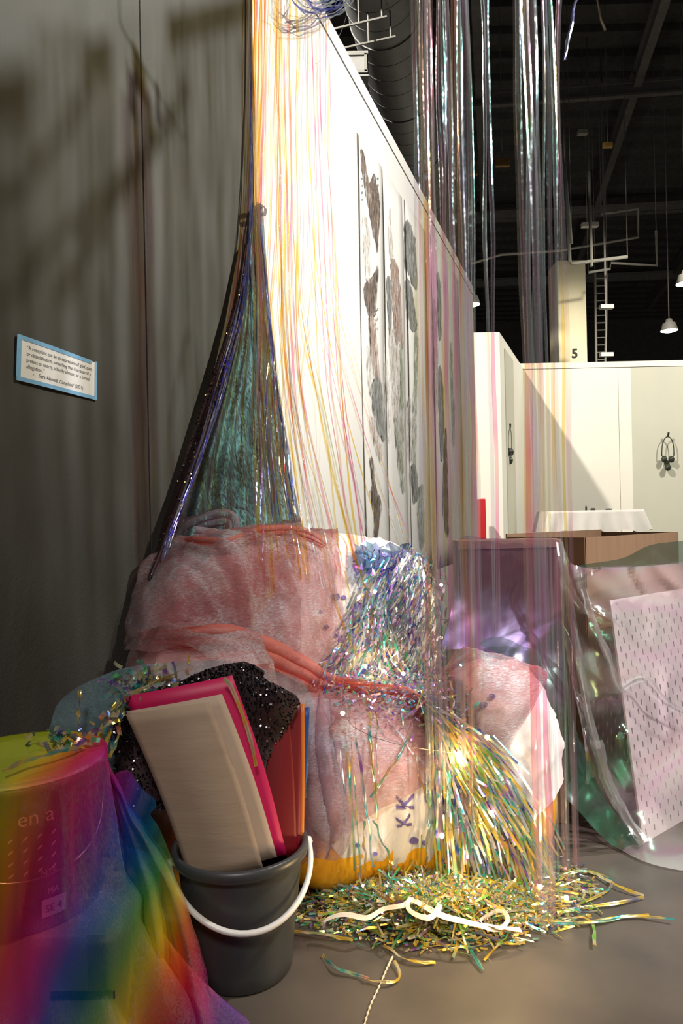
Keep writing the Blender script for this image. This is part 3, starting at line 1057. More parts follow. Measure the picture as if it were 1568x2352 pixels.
m = MB()
m.grid([[bil(i / 12, j / 4) for i in range(13)] for j in range(5)])
qsh = solid(m.obj('sheet', M_paper, qs), 0.0006)
for (a0, b0, a1, b1) in ((-0.02, -0.02, 0.93, 0.085), (-0.02, 0.96, 1.02, 1.06), (-0.025, 0.0, 0.025, 0.97), (0.985, -0.03, 1.015, 1.05)):
    m = MB()
    m.grid([[bil(a0 + (a1 - a0) * i / 12, b0 + (b1 - b0) * j, 0.0012) for i in range(13)] for j in (0, 1)])
    solid(m.obj('tape_strip', M_tape, qs), 0.0003)
W_, H_ = (TR_ - TL).length, (BL - TL).length
lines = [('\u201cA complaint can be an expression of grief, pain,', 0.085, 0.27, 0.86, 0), ('or dissatisfaction, something that is a cause of a', 0.085, 0.42, 0.84, 0), ('protest or outcry, a bodily ailment, or a formal', 0.085, 0.57, 0.82, 0),
         ('allegation.\u201d', 0.085, 0.72, 0.215, 0), ('-', 0.16, 0.865, 0.015, 0), ('Sara Ahmed,', 0.23, 0.865, 0.24, 0), ('Complaint!', 0.485, 0.865, 0.20, 0.25), ('(2021)', 0.70, 0.865, 0.115, 0)]
allv, allf = [], []
for body, a0, b0, aw, sh in lines:
    v, f = text_mesh(body, 1.0, sh)
    xmax = max(p[0] for p in v)
    sx = aw / xmax
    sy = 0.135
    n0 = len(allv)
    allv += [bil(a0 + p[0] * sx, b0 - p[1] * sy, 0.0008) for p in v]
    allf += [tuple(i + n0 for i in q) for q in f]
mobj('printed_text', allv, allf, M_textink, qsh, kind='stuff')

# ------------------------------------------------------------------ the heap: an amber bean chair under cloths
def superell(bm, c, rad, rot, e1=0.7, e2=0.7, nu=40, nv=24):
    def cs(w, e):
        return math.copysign(abs(math.cos(w)) ** e, math.cos(w))

    def sn(w, e):
        return math.copysign(abs(math.sin(w)) ** e, math.sin(w))
    vs = []
    cr, sr = math.cos(rot), math.sin(rot)
    for j in range(nv + 1):
        b = -math.pi / 2 + math.pi * j / nv
        ring = []
        for i in range(nu):
            a = 2 * math.pi * i / nu
            x, y, z = rad[0] * cs(b, e1) * cs(a, e2), rad[1] * cs(b, e1) * sn(a, e2), rad[2] * sn(b, e1)
            ring.append(bm.verts.new((c[0] + x * cr - y * sr, c[1] + x * sr + y * cr, c[2] + z)))
        vs.append(ring)
    for j in range(nv):
        for i in range(nu):
            bm.faces.new((vs[j][i], vs[j][(i + 1) % nu], vs[j + 1][(i + 1) % nu], vs[j + 1][i]))


bm = bmesh.new()
superell(bm, (-0.13, 1.98, 0.38), (0.47, 0.15, 0.365), R(36), 0.55, 0.6)
superell(bm, (0.05, 1.84, 0.16), (0.30, 0.33, 0.18), R(25), 0.6, 0.7)
superell(bm, (-0.345, 1.63, 0.25), (0.165, 0.17, 0.28), R(20), 0.75, 0.8)
superell(bm, (0.345, 1.64, 0.225), (0.135, 0.16, 0.225), R(15), 0.8, 0.85)
superell(bm, (0.02, 1.62, 0.15), (0.22, 0.16, 0.155), R(22), 0.7, 0.75)
superell(bm, (0.20, 1.60, 0.13), (0.20, 0.12, 0.13), R(18), 0.8, 0.8)
me = bpy.data.meshes.new('tmp_heap')
bm.to_mesh(me)
bm.free()
tmp = bpy.data.objects.new('tmp_heap', me)
COL.objects.link(tmp)
md = tmp.modifiers.new('r', 'REMESH')
md.mode = 'VOXEL'
md.voxel_size = 0.011
md = tmp.modifiers.new('s', 'SMOOTH')
md.factor = 0.7
md.iterations = 14
dg = bpy.context.evaluated_depsgraph_get()
hm = bpy.data.meshes.new_from_object(tmp.evaluated_get(dg))
HV = np.array([tuple(v.co) for v in hm.vertices])
HN = np.array([tuple(v.normal) for v in hm.vertices])
HF = [tuple(p.vertices) for p in hm.polygons]
bpy.data.objects.remove(tmp)
bpy.data.meshes.remove(hm)


def clampv(p, gap):
    """keep a cloth point in front of the wall, off the floor and off the tall carton"""
    d = (Vector(p) - Vector((-WW, 0, 0))).dot(WNRM)
    if d < gap:
        p = Vector(p) + WNRM * (gap - d)
    p = Vector(p)
    if p.y > 1.775 and p.x > 0.285 and p.z < 0.76:
        if p.x - 0.285 < p.y - 1.775:
            p.x = 0.285 - 0.01 + 0.3 * 0
        else:
            p.y = 1.775
    p.z = max(p.z, 0.002 + gap * 0.1)
    return p


def clip_faces(vs, fs, g):
    """keep the part of a mesh where the vertex field g is positive, cutting faces on the line"""
    out, idx, cut, nf = [], {}, {}, []

    def V(i):
        if i not in idx:
            idx[i] = len(out)
            out.append(vs[i])
        return idx[i]

    def X(i, j):
        k = (min(i, j), max(i, j))
        if k not in cut:
            a = g[i] / (g[i] - g[j])
            cut[k] = len(out)
            out.append(vs[i].lerp(vs[j], a))
        return cut[k]
    for f in fs:
        r = []
        for k in range(len(f)):
            i, j = f[k], f[(k + 1) % len(f)]
            if g[i] > 0:
                r.append(V(i))
            if (g[i] > 0) != (g[j] > 0):
                r.append(X(i, j))
        if len(r) > 2:
            nf.append(tuple(r))
    return out, nf


def polydist(x, y, poly):
    best = 1e9
    for i in range(len(poly)):
        ax_, ay_ = poly[i - 1]
        bx_, by_ = poly[i]
        dx, dy = bx_ - ax_, by_ - ay_
        t = max(0, min(1, ((x - ax_) * dx + (y - ay_) * dy) / (dx * dx + dy * dy + 1e-9)))
        best = min(best, (x - ax_ - t * dx) ** 2 + (y - ay_ - t * dy) ** 2)
    d = math.sqrt(best)
    return d if inpoly(x, y, poly) else -d


def shell(off, foldfn, field, gap):
    vs = []
    for p, n in zip(HV, HN):
        d = off + foldfn(p)
        vs.append(clampv((p[0] + n[0] * d, p[1] + n[1] * d, p[2] + n[2] * d), gap))
    return clip_faces(vs, HF, [field(v) for v in vs])


def crease(p, f, stretch, seed, sharp=0.10):
    n_ = noise.noise(Vector((p[0] * f + seed, p[1] * f, p[2] * f * stretch + seed * 2)))
    return math.exp(-(n_ / sharp) ** 2)


def fold_a(p):
    b = noise.noise(Vector((p[0] * 7, p[1] * 7, p[2] * 4)))
    return 0.008 * crease(p, 8, 0.6, 1.0, 0.10) + 0.006 * crease(p, 17, 0.7, 4.0, 0.12) + 0.006 * b


def fold_b(p):
    b = noise.noise(Vector((p[0] * 5 + 2, p[1] * 5, p[2] * 3)))
    return max(-0.002, 0.016 * crease(p, 5.5, 0.45, 2.0, 0.10) + 0.009 * crease(p, 11, 0.5, 7.0, 0.12) + 0.005 * crease(p, 22, 0.7, 9.0, 0.15) + 0.010 * b)


def hem(p):
    x, y = PX(p)
    base = np.interp(x, [250, 680, 740, 800, 860, 950, 1100, 1180, 1240, 1300], [0.25, 0.20, 0.14, 0.085, 0.055, 0.05, 0.07, 0.12, 0.16, 0.2])
    return base + 0.012 * N(x * 0.02, 3.3)


chair = thing('bean_chair', 'amber vinyl bean chair buried under cloths, its base showing beside the grey bucket', 'chair', (0, 1.8, 0))


def swell(p):
    return -0.014 + 0.034 * max(0, 1 - p[2] / 0.24)


v, f = shell(0, swell, lambda p: 1.0, 0.008)
mobj('vinyl_body', v, f, M_amber, chair, smooth=True)

cl = thing('white_cloth', 'white printed cotton cloth draped over the whole chair', 'cloth', (0, 1.8, 0))
v, f = shell(0.004, fold_a, lambda p: p.z - hem(p), 0.012)
cloth_v, cloth_f = v, f
csh = mobj('sheet', v, f, M_cloth, cl, smooth=True)
BV = BVHTree.FromPolygons([tuple(p) for p in v], [tuple(q) for q in f])
vb, fb = shell(0.012, lambda p: 0.016 * max(0, 1 - p[2] / 0.2), lambda p: 1.0, 0.015)
BV2 = BVHTree.FromPolygons([tuple(p) for p in vb], [tuple(q) for q in fb])
CO = Vector((0, 0, CAMZ))


def hit(x, y, off=0.01, default=None, bv=None):
    d = (P(x, y, 1.0) - CO).normalized()
    loc, n, i, dist = (bv or BV2).ray_cast(CO, d)
    if loc is None:
        return P(x, y, default or 1.9)
    nf = n if n.dot(d) < 0 else -n
    return loc + (nf * 0.6 - d * 0.4) * off


# violet print on the cloth
def print_text(body, x, y, size, ang):
    v, f = text_mesh(body, size, bold=0.01 * size)
    ca, sa = math.cos(ang), math.sin(ang)
    pts = []
    for p in v:
        px, py = p[0], -p[1]
        pts.append(hit(x + px * ca - py * sa, y + px * sa + py * ca, 0.004, 1.6, BV))
    return mobj('violet_letter', pts, f, M_purple, csh)


for ch, x, y, sz, an in (('K', 950, 1862, 60, R(-90)), ('K', 945, 1898, 46, R(-100)), ('T', 1020, 1818, 66, R(-90)), ('O', 1022, 1858, 66, R(-90)), ('L', 1022, 1895, 60, R(-90))):
    print_text(ch, x, y, sz, an)
for k, (x, y, r) in enumerate([(770, 1370, 9), (788, 1372, 6), (748, 1440, 7), (770, 1460, 5), (735, 1405, 5), (905, 1560, 8), (950, 1930, 10), (975, 1935, 7), (860, 1960, 6), (1110, 1620, 10), (1130, 1600, 8), (820, 1940, 6), (990, 1560, 7)]):
    pts = [hit(x + r * math.cos(a) * (1 + 0.5 * N(a, k)), y + 0.8 * r * math.sin(a) * (1 + 0.5 * N(a, k + 4)), 0.004, 1.6, BV) for a in np.linspace(0, 5.8, 11)]
    mobj('violet_blot', pts, [tuple(range(11))], M_purple, csh)
POLY_PINK = [(150, 1150), (770, 1150), (790, 1400), (810, 1560), (1000, 1635), (1010, 1560), (1012, 1460), (1300, 1460), (1262, 1550), (1225, 1620), (1150, 1745), (1000, 1790), (830, 1885), (690, 1990), (150, 2000)]
pk = thing('pink_organza', 'sheer pink organza thrown over the chair with twisted salmon folds', 'fabric', (-0.1, 1.8, 0))


def keep_pink(p):
    x, y = PX(p)
    return min((p.z - 0.05) * 900, polydist(x + 6 * N(y * 0.02, 1.1), y + 8 * N(x * 0.02, 2.2), POLY_PINK))


def keep_upper(p):
    x, y = PX(p)
    return min(keep_pink(p), 690 - x + 20 * N(y * 0.01, 4.0), 1500 + 40 * N(x * 0.01, 0.5) - y)


v, f = shell(0.021, fold_b, keep_pink, 0.024)
mobj('sheet', v, f, O_pink, pk, smooth=True)
v, f = shell(0.030, lambda p: 1.3 * fold_b((p[0] + 3, p[1], p[2])), keep_upper, 0.030)
mobj('upper_layer', v, f, O_pink, pk, smooth=True)


def swag(name, path, widths, mat, parent, off=0.03, nfold=2.5, amp=0.012, default=1.9, pts=None):
    """twisted roll of sheer cloth lying along a path of photo pixels"""
    c = pts or catmull([hit(x, y, off, default) for x, y in path], 8)
    n = len(c)
    rows = []
    for i, p in enumerate(c):
        t = i / (n - 1)
        w = np.interp(t, np.linspace(0, 1, len(widths)), widths)
        tg = (c[min(i + 1, n - 1)] - c[max(i - 1, 0)]).normalized()
        vw = (CO - p).normalized()
        sd = tg.cross(vw).normalized()
        r = []
        for j in range(17):
            s = j / 16 - 0.5
            ph = s * nfold * 2 * math.pi + t * 7
            r.append(p + sd * (s * w + 0.15 * w * math.sin(ph)) + vw * (amp * math.cos(ph) * min(1, w / 0.04) + 0.02 * w / 0.05 * (0.25 - s * s)))
        rows.append(r)
    m = MB()
    m.grid(rows)
    return m.obj(name, mat, parent, smooth=True)


swag('twisted_fold', [(250, 1482), (330, 1468), (420, 1480), (520, 1478), (620, 1502), (690, 1540), (750, 1590), (830, 1602)], [0.02, 0.035, 0.05, 0.06, 0.07, 0.06, 0.05, 0.02], O_salmon, pk)
swag('twisted_fold', [(770, 1590), (850, 1605), (930, 1615), (1010, 1650), (1080, 1690)], [0.035, 0.05, 0.045, 0.03, 0.015], O_salmon, pk)
swag('twisted_fold', [(352, 1330), (385, 1275), (440, 1262), (520, 1262), (600, 1240), (690, 1240), (740, 1262)], [0.015, 0.03, 0.035, 0.03, 0.035, 0.03, 0.015], O_salmon, pk, 0.03, default=1.95)
swag('rolled_loop', [(390, 1250), (420, 1218), (470, 1196), (520, 1190), (530, 1215), (500, 1240), (450, 1256)], [0.03, 0.05, 0.05, 0.05, 0.04, 0.05, 0.04], O_mauve, pk, 0.05, default=1.85)
swag('hanging_tail', [(745, 1620), (735, 1720), (738, 1820), (742, 1900), (735, 1962)], [0.06, 0.09, 0.10, 0.10, 0.05], O_mauve, pk, 0.03, default=1.42)

# ------------------------------------------------------------------ teal cone of organza hanging from the wall corner
tc = thing('teal_organza_drape', 'dark teal organza gathered at the wall corner and flaring down to the chair', 'fabric', PW(590, 480, 0.02))


def cone(name, left, right, yl, mat, depthL, depthR, bulge, pleats, amp, seed, ns=60, nt=46):
    rows = []
    yl0, yl1 = yl
    for j in range(nt + 1):
        t = j / nt
        y = yl0 + (yl1 - yl0) * t
        xl = np.interp(y, [p[1] for p in left], [p[0] for p in left])
        xr = np.interp(y, [p[1] for p in right], [p[0] for p in right])
        r = []
        for i in range(ns + 1):
            s = i / ns
            x = xl + (xr - xl) * s
            Yl = np.interp(y, [p[0] for p in depthL], [p[1] for p in depthL])
            Yr = np.interp(y, [p[0] for p in depthR], [p[1] for p in depthR])
            Y = Yl + (Yr - Yl) * s - bulge * t * math.sin(math.pi * s)
            Y += amp * (0.15 + t) * (math.sin(s * pleats * 2 * math.pi + seed + 1.5 * N(t * 3, seed)) + 0.5 * math.sin(s * pleats * 4.7 + 2 * t))
            q = P(x + 6 * N(y * 0.02, s * 4, seed) * t, y + 10 * N(s * 6, seed), Y)
            d = (q - Vector((-WW, 0, 0))).dot(WNRM)
            if d < 0.015:
                q = q + WNRM * (0.015 - d)
            r.append(q)
        rows.append(r)
    m = MB()
    m.grid(rows)
    return m.obj(name, mat, tc, smooth=True)


cone('outer_layer', [(584, 470), (566, 600), (545, 740), (512, 860), (470, 990), (430, 1120), (392, 1245)], [(604, 470), (612, 600), (622, 760), (640, 900), (662, 1040), (690, 1180), (712, 1262)], (470, 1258), O_teal,
     [(470, 2.36), (740, 2.18), (1258, 1.80)], [(470, 2.38), (800, 2.34), (1258, 2.16)], 0.07, 5, 0.010, 0.4)
cone('inner_layer', [(588, 480), (560, 700), (520, 880), (480, 1030), (440, 1150), (420, 1245)], [(600, 480), (615, 700), (640, 900), (655, 1040), (678, 1180), (690, 1240)], (480, 1245), O_teal,
     [(470, 2.38), (740, 2.22), (1258, 1.86)], [(470, 2.40), (800, 2.38), (1258, 2.20)], 0.03, 7, 0.010, 2.0)
# bow at the pin
for sx in (-1, 1):
    pts = [PW(590 + sx * a, 480 + b, 0.03 + c) for a, b, c in ((0, 0, 0), (8, -10, 0.015), (16, -6, 0.02), (14, 8, 0.02), (3, 10, 0.01))]
    c = catmull(pts, 6)
    m = MB()
    m.grid([[p + WNRM * 0.01 * k - Vector((0, 0, 0.012 * k)) for k in (0, 0.5, 1)] for p in c])
    m.obj('bow_loop', O_teal, tc, smooth=True)
MB().tube([PW(590, 480, -0.01), PW(590, 480, 0.03)], 0.004, 8).obj('pin', M_wire, tc)

# black sequin scarf down the left of the cone
sq = thing('black_sequin_scarf', 'black scarf with gold sequins running down the left edge of the teal drape', 'scarf', PW(556, 640, 0.02))
lx = [(572, 560), (556, 690), (532, 790), (500, 900), (455, 1040), (415, 1160), (380, 1265), (352, 1330)]
dY = [(560, 2.26), (740, 2.12), (1258, 1.76), (1330, 1.70)]
rows = []
cl_pts = []
for j in range(61):
    y = 560 + 770 * j / 60
    x = np.interp(y, [p[1] for p in lx], [p[0] for p in lx])
    Y = np.interp(y, [p[0] for p in dY], [p[1] for p in dY])
    w = np.interp(y, [560, 700, 900, 1200, 1330], [4, 12, 20, 22, 10])
    r = []
    for i in range(9):
        s = i / 8 - 0.5
        q = P(x + s * 2 * w - 6, y, Y - 0.03 * math.cos(s * math.pi) + 0.01 * math.sin(s * 9 + y * 0.01))
        d = (q - Vector((-WW, 0, 0))).dot(WNRM)
        if d < 0.02:
            q = q + WNRM * (0.02 - d)
        r.append(q)
    rows.append(r)
m = MB()
m.grid(rows)
scf = m.obj('scarf_cloth', M_blackcloth, sq, smooth=True)


def discs(name, mat, parent, pts, r, seed=1, n=6, tilt=0.6, lift=0.003):
    rnd = random.Random(seed)
    m = MB()
    for p in pts:
        vw = (CO - p).normalized()
        nr = (vw + Vector((rnd.uniform(-tilt, tilt), rnd.uniform(-tilt, tilt), rnd.uniform(-tilt, tilt)))).normalized()
        a = nr.orthogonal().normalized()
        b = nr.cross(a)
        c = p + vw * lift
        rr = r * rnd.uniform(0.7, 1.15)
        m.add([c + (a * math.cos(2 * math.pi * k / n) + b * math.sin(2 * math.pi * k / n)) * rr for k in range(n)], [tuple(range(n))])
    return m.obj(name, mat, parent, kind='stuff')


rnd = random.Random(3)
pp = []
for k in range(420):
    j = min(59, int(abs(rnd.gauss(0.45, 0.25)) * 59))
    i = rnd.randint(0, 7)
    p = rows[j][i].lerp(rows[j + 1][i + 1], rnd.random())
    pp.append(p)
discs('gold_sequins', M_seqgold, scf, pp[:170], 0.0022, 1)
discs('black_sequins', M_seq, scf, pp[170:], 0.0024, 2)

# ------------------------------------------------------------------ cellophane streamers
def strand(name, path, width, mat, parent, seed, wob=0.004, twist=1.2, n=34, facing=None, fold=0.35):
    """one ribbon of cellophane along world points, creased lengthwise, kinked and twisting"""
    rnd = random.Random(seed)
    pts = [Vector(p) for p in path]
    # resample
    ds = [0]
    for i in range(1, len(pts)):
        ds.append(ds[-1] + (pts[i] - pts[i - 1]).length)
    tot = ds[-1]
    c = []
    for k in range(n):
        t = tot * k / (n - 1)
        i = 0
        while i < len(ds) - 2 and ds[i + 1] < t:
            i += 1
        a = (t - ds[i]) / max(ds[i + 1] - ds[i], 1e-6)
        c.append(pts[i].lerp(pts[i + 1], min(a, 1)))
    ph = rnd.uniform(0, 6.28)
    rows = []
    for k, p in enumerate(c):
        t = k / (n - 1)
        tg = (c[min(k + 1, n - 1)] - c[max(k - 1, 0)]).normalized()
        vw = (facing or (CO - p)).normalized()
        sd = tg.cross(vw)
        sd = sd.normalized() if sd.length > 1e-5 else tg.orthogonal().normalized()
        nr = sd.cross(tg).normalized()
        ang = twist * noise.noise(Vector((t * 3.0 + ph * 7, seed * 0.37, 0.5))) * 2.0
        a = sd * math.cos(ang) + nr * math.sin(ang)
        b = nr * math.cos(ang) - sd * math.sin(ang)
        w = width * (0.75 + 0.35 * noise.noise(Vector((t * 8, seed, 2.2))))
        off = sd * wob * noise.noise(Vector((t * 6, seed, 4.4))) * 2 + nr * wob * noise.noise(Vector((t * 6, seed, 8.4))) * 2
        q = p + off
        rows.append([q - a * w / 2, q - a * w * 0.12 + b * w * fold, q + a * w * 0.18 - b * w * fold * 0.4, q + a * w / 2])
    m = MB()
    m.grid(rows)
    return m.obj(name, mat, parent, smooth=False)


def rv0(rnd, k):
    return Vector((rnd.gauss(0, k), rnd.gauss(0, k), rnd.gauss(0, k)))

# -- streamers hung over the top of the white wall
def wall_bunch(label, specs, pin):
    t = thing('streamer_bunch', label, 'streamers', pin, group='cellophane streamers hung from the wall top')
    for k, (path, w, mt) in enumerate(specs):
        ps = []
        for (x, y, o) in path:
            ps.append(PW(x, y, o) if o < 5 else (hit(x, y, 0.05, 2.0) if o < 20 else P(x, y, o - 20)))
        strand('streamer', catmull(ps, 6), w, mt, t, hash((label, k)) % 999 if False else k + int(pin.x * 100) + 50, 0.006, 1.4, 46)
    # knot at the wall top
    return t


rnd = random.Random(11)
sp = []
for k in range(17):
    x0 = 577 + k * 1.9 + rnd.uniform(-1, 1)
    xm = 581 + k * 1.0 + rnd.uniform(-2, 2)
    ymid = rnd.uniform(430, 520)
    xb = rnd.uniform(575, 690)
    yb = rnd.uniform(1180, 1400)
    mt = F_yel if rnd.random() < 0.72 else (F_pink if rnd.random() < 0.5 else F_blue)
    sp.append(([(x0, -150, 0.03), (x0 + 2, 150, 0.05), (xm, ymid, 0.06), (xm * 0.8 + xb * 0.2 + 4, ymid + 220, 0.14), (xb * 0.55 + xm * 0.45, 980, 0.25), (xb, yb, 10)], rnd.uniform(0.006, 0.013), mt))
wall_bunch('dense yellow cellophane streamers hanging at the seam between charcoal and white wall', sp, PW(590, -60, 0.03))
sp = []
for k in range(11):
    x0 = 628 + k * 3.4 + rnd.uniform(-2, 2)
    xb = rnd.uniform(690, 790)
    mt = F_yel if rnd.random() < 0.6 else (F_pink if rnd.random() < 0.7 else F_blue)
    sp.append(([(x0, -110, 0.03), (x0 + 4, 250, 0.06), (x0 + 12, 600, 0.10), (x0 + 22 + (xb - 700) * 0.2, 900, 0.22), (xb, rnd.uniform(1230, 1420), 10)], rnd.uniform(0.005, 0.012), mt))
wall_bunch('yellow and orange streamers in a sparse row left of the ribbon tangle', sp, PW(650, -60, 0.03))
sp = []
for k in range(15):
    x0 = 694 + k * 4.6 + rnd.uniform(-3, 3)
    xb = x0 + rnd.uniform(60, 215)
    mt = F_pink if rnd.random() < 0.5 else (F_yel if rnd.random() < 0.75 else F_blue)
    sp.append(([(x0, -30 + max(0, (x0 - 720)) * 1.7, 0.03), (x0 + 8, 330, 0.08), (x0 + 22, 640, 0.14), (x0 + (xb - x0) * 0.55, 960, 0.28), (xb, rnd.uniform(1235, 1330), 10)], rnd.uniform(0.004, 0.010), mt))
wall_bunch('pink and orange streamers fanning out to the right across the white wall', sp, PW(730, 20, 0.03))
# bright foil edge streamers on the cone
t = thing('streamer_bunch', 'glossy cobalt and silver streamers clinging to the edges of the teal drape', 'streamers', PW(580, 470, 0.06), group='cellophane streamers hung from the wall top')
for k in range(10):
    e = rnd.uniform(-6, 6)
    pts = [(576 + e * 0.2, -90, 2.35), (578 + e * 0.2, 120, 2.34), (580 + e * 0.2, 330, 2.30), (574 + e * 0.3, 560, 2.22), (553 + e, 720, 2.10), (515 + e, 870, 2.00), (470 + e, 1010, 1.90), (425 + e, 1140, 1.80), (388 + e * 0.7, 1240, 1.74), (372 + e * 0.5, 1285 + 3 * k, 1.72)]
    if k > 5:
        s = (k - 6) * 24
        pts = [(592, 466, 2.33), (598, 520, 2.27), (604 + s * 0.1, 620, 2.22), (612 + s * 0.25, 800, 2.16), (612 + s * 0.5, 1000, 2.08), (625 + s * 0.8, 1180, 2.0), (640 + s, 1290, 1.90), (642 + s, 1360, 1.84)]
    strand('streamer', catmull([P(*p) for p in pts], 6), rnd.uniform(0.005, 0.010), F_blueS, t, 300 + k, 0.006, 2.0, 46)
for k in range(7):
    e = rnd.uniform(-8, 8)
    pts = [(592, 470, 2.34), (599, 530, 2.30), (606 + e * 0.3, 640, 2.26), (630 + e * 0.5, 860, 2.16), (652 + e, 1020, 2.10), (668 + e, 1150, 2.04), (682 + e, 1250, 1.96), (690 + e * 2, 1330, 1.9)]
    strand('streamer', catmull([P(*p) for p in pts], 6), rnd.uniform(0.005, 0.010), F_blueS if k % 2 else F_blue, t, 330 + k, 0.006, 2.0, 46)
t = thing('streamer_bunch', 'bright white-gold streamers sliding over the chair back onto the tinsel', 'streamers', PW(700, 900, 0.1), group='cellophane streamers hung from the wall top')
for k in range(9):
    e = rnd.uniform(-10, 10)
    if k < 4:
        pts = [PW(684 + e, -20, 0.03), PW(686 + e, 350, 0.08), PW(694 + e, 700, 0.15), PW(740 + e, 960, 0.28), hit(790 + e, 1250, 0.06), hit(815 + e, 1310, 0.05), hit(845 + e, 1400, 0.05), hit(860 + e, 1500, 0.05)]
    else:
        pts = [PW(634 + e, -90, 0.03), PW(640 + e, 380, 0.09), PW(652 + e, 760, 0.18), PW(690 + e, 1030, 0.34), hit(725 + e, 1265, 0.06), hit(745 + e, 1360, 0.05), hit(770 + e, 1430, 0.05), hit(800 + e * 2, 1500, 0.05)]
    strand('streamer', catmull(pts, 8), rnd.uniform(0.005, 0.010), F_blue if k % 3 else F_yel, t, 360 + k, 0.006, 2.0, 46)

# -- ribbon tangle on the top of the wall
tg = thing('ribbon_tangle', 'loopy tangle of clear cellophane ribbons perched on top of the white wall', 'ribbon', PW(735, 20, 0.05))
for k in range(22):
    cx_, cy_ = 730 + rnd.uniform(-14, 18), -60 + rnd.uniform(-10, 20)
    rx, ry = rnd.uniform(35, 90), rnd.uniform(55, 95)
    a0, a1 = rnd.uniform(0.0, 0.6), rnd.uniform(2.5, 3.3)
    tilt = rnd.uniform(-0.35, 0.35)
    pts = []
    for i in range(13):
        a = a0 + (a1 - a0) * i / 12
        px, py = rx * math.cos(a), ry * math.sin(a)
        pts.append(PW(cx_ + px * math.cos(tilt) - py * math.sin(tilt), cy_ + px * math.sin(tilt) + py * math.cos(tilt), 0.05 + 0.06 * math.sin(a) + rnd.uniform(0, 0.03)))
    strand('ribbon_loop', catmull(pts, 4), rnd.uniform(0.004, 0.010), F_blue if k % 3 else F_blueS, tg, 400 + k, 0.003, 1.5, 30)
for k, path in enumerate([[(615, 30), (650, 75), (675, 120), (700, 140), (730, 146), (770, 100), (790, 50), (803, 10)], [(640, 60), (660, 85), (690, 100)], [(760, 20), (790, 20), (802, 5)]]):
    strand('ribbon_loop', catmull([PW(x, y, 0.06) for x, y in path], 6), 0.003, F_blue, tg, 430 + k, 0.002, 1.0, 40)

# -- fringe curtains hanging free in front of the chair
HZ = 2.20
rod = MB()
ra, rb_ = P(900, 0, 1.40), P(1345, 0, 1.40)
ra.z = rb_.z = HZ + 0.02
rd = thing('hanging_rod', 'thin black rod above the picture that carries the fringe curtains', 'rod', ra)
MB().tube([ra, rb_], 0.0018, 6).obj('rod', M_black, rd)
for q in (ra, rb_):
    MB().tube([q, Vector((q.x, q.y, ROOF + 0.13))], 0.0015, 5).obj('suspension_wire', M_black, rd)
SPEC = [
    ('widest clump of pale fringe curtain hanging left of the others', [(946, 12), (953, 9), (958, 16), (965, 12), (970, 18), (975, 10), (981, 16), (986, 12), (990, 8), (962, 6), (978, 6)], 1.42, (1640, 1960)),
    ('dense pink and blue fringe curtain hanging beside the end of the long wall', [(1002, 10), (1008, 14), (1014, 12), (1021, 18), (1028, 14), (1035, 9), (1041, 16), (1047, 10), (1053, 14), (1060, 18), (1067, 18), (1073, 10), (1030, 6), (1044, 6)], 1.40, (1480, 1990)),
    ('two narrow fringe strips hanging alone in the gap', [(1106, 9), (1117, 10)], 1.42, (1440, 1500)),
    ('broad silvery fringe curtain hanging in front of the roof right of the gap', [(1188, 16), (1196, 18), (1204, 14), (1212, 18), (1221, 14), (1228, 9)], 1.31, (2080, 2160)),
    ('thin outermost fringe strands hanging down to the concrete', [(1240, 7), (1250, 11), (1262, 9), (1274, 7), (1283, 12)], 1.33, (1900, 2150))]
for bi, (label, strs, Y, (yb0, yb1)) in enumerate(SPEC):
    xm = sum(s[0] for s in strs) / len(strs)
    base = P(xm, 0, Y)
    t = thing('fringe_curtain', label, 'fringe curtain', (base.x, base.y, HZ), group='hanging fringe curtains')
    x0, x1 = min(s[0] for s in strs) - 5, max(s[0] for s in strs) + 5
    pa_, pb_ = P(x0, 0, Y), P(x1, 0, Y)
    m = MB()
    m.grid([[Vector((pa_.x + (pb_.x - pa_.x) * s, Y + 0.004 * math.sin(s * 14), z)) for s in np.linspace(0, 1, 9)] for z in (HZ - 0.05, HZ, HZ + 0.022)])
    solid(m.obj('header_band', F_blue, t), 0.0006)
    for k, (x, wpx) in enumerate(strs):
        Yk = Y + rnd.uniform(-0.03, 0.03)
        top = P(x, 0, Yk)
        yb = rnd.uniform(yb0, yb1)
        u0 = uv_(x, 0)[0]
        # plumb line: keep world X
        zb = CAMZ - (uv_(x + ROLL * yb, yb)[1]) / F * Yk
        X = top.x
        path = []
        for i in range(15):
            a = i / 14
            z = HZ - 0.02 + (max(zb, 0.012) - HZ + 0.02) * a
            xx = X + 0.006 * N(z * 2.3, bi * 3.1 + k * 0.7) + 0.003 * N(z * 9, k + bi * 5.5)
            path.append(Vector((xx, Yk + 0.008 * N(z * 2, k * 1.7 + 9), z)))
        if bi == 4 and k >= 3:
            path[0] = path[0] + Vector((0.05, 0, 0))
            path[1] = path[1] + Vector((0.03, 0, 0))
            path[2] = path[2] + Vector((0.012, 0, 0))
        mt = [F_blue, F_blue, F_pinkL, F_yelL, F_blue, F_pinkL][(k * 5 + bi * 3) % 6]
        strand('fringe_strand', path, wpx / F * Y * (1.1 if bi < 2 else 1.4), mt, t, 500 + bi * 40 + k, 0.0025, 0.45, 60, fold=0.22)
tt = thing('fringe_curtain', 'stray yellow-green fringe strip at the top right corner', 'fringe curtain', P(1375, 0, 1.4), group='hanging fringe curtains')
strand('fringe_strand', [P(1355, -70, 1.4), P(1370, 0, 1.4), P(1378, 40, 1.4), P(1388, 72, 1.4)], 0.007, F_yel, tt, 700, 0.001, 0.6, 12)
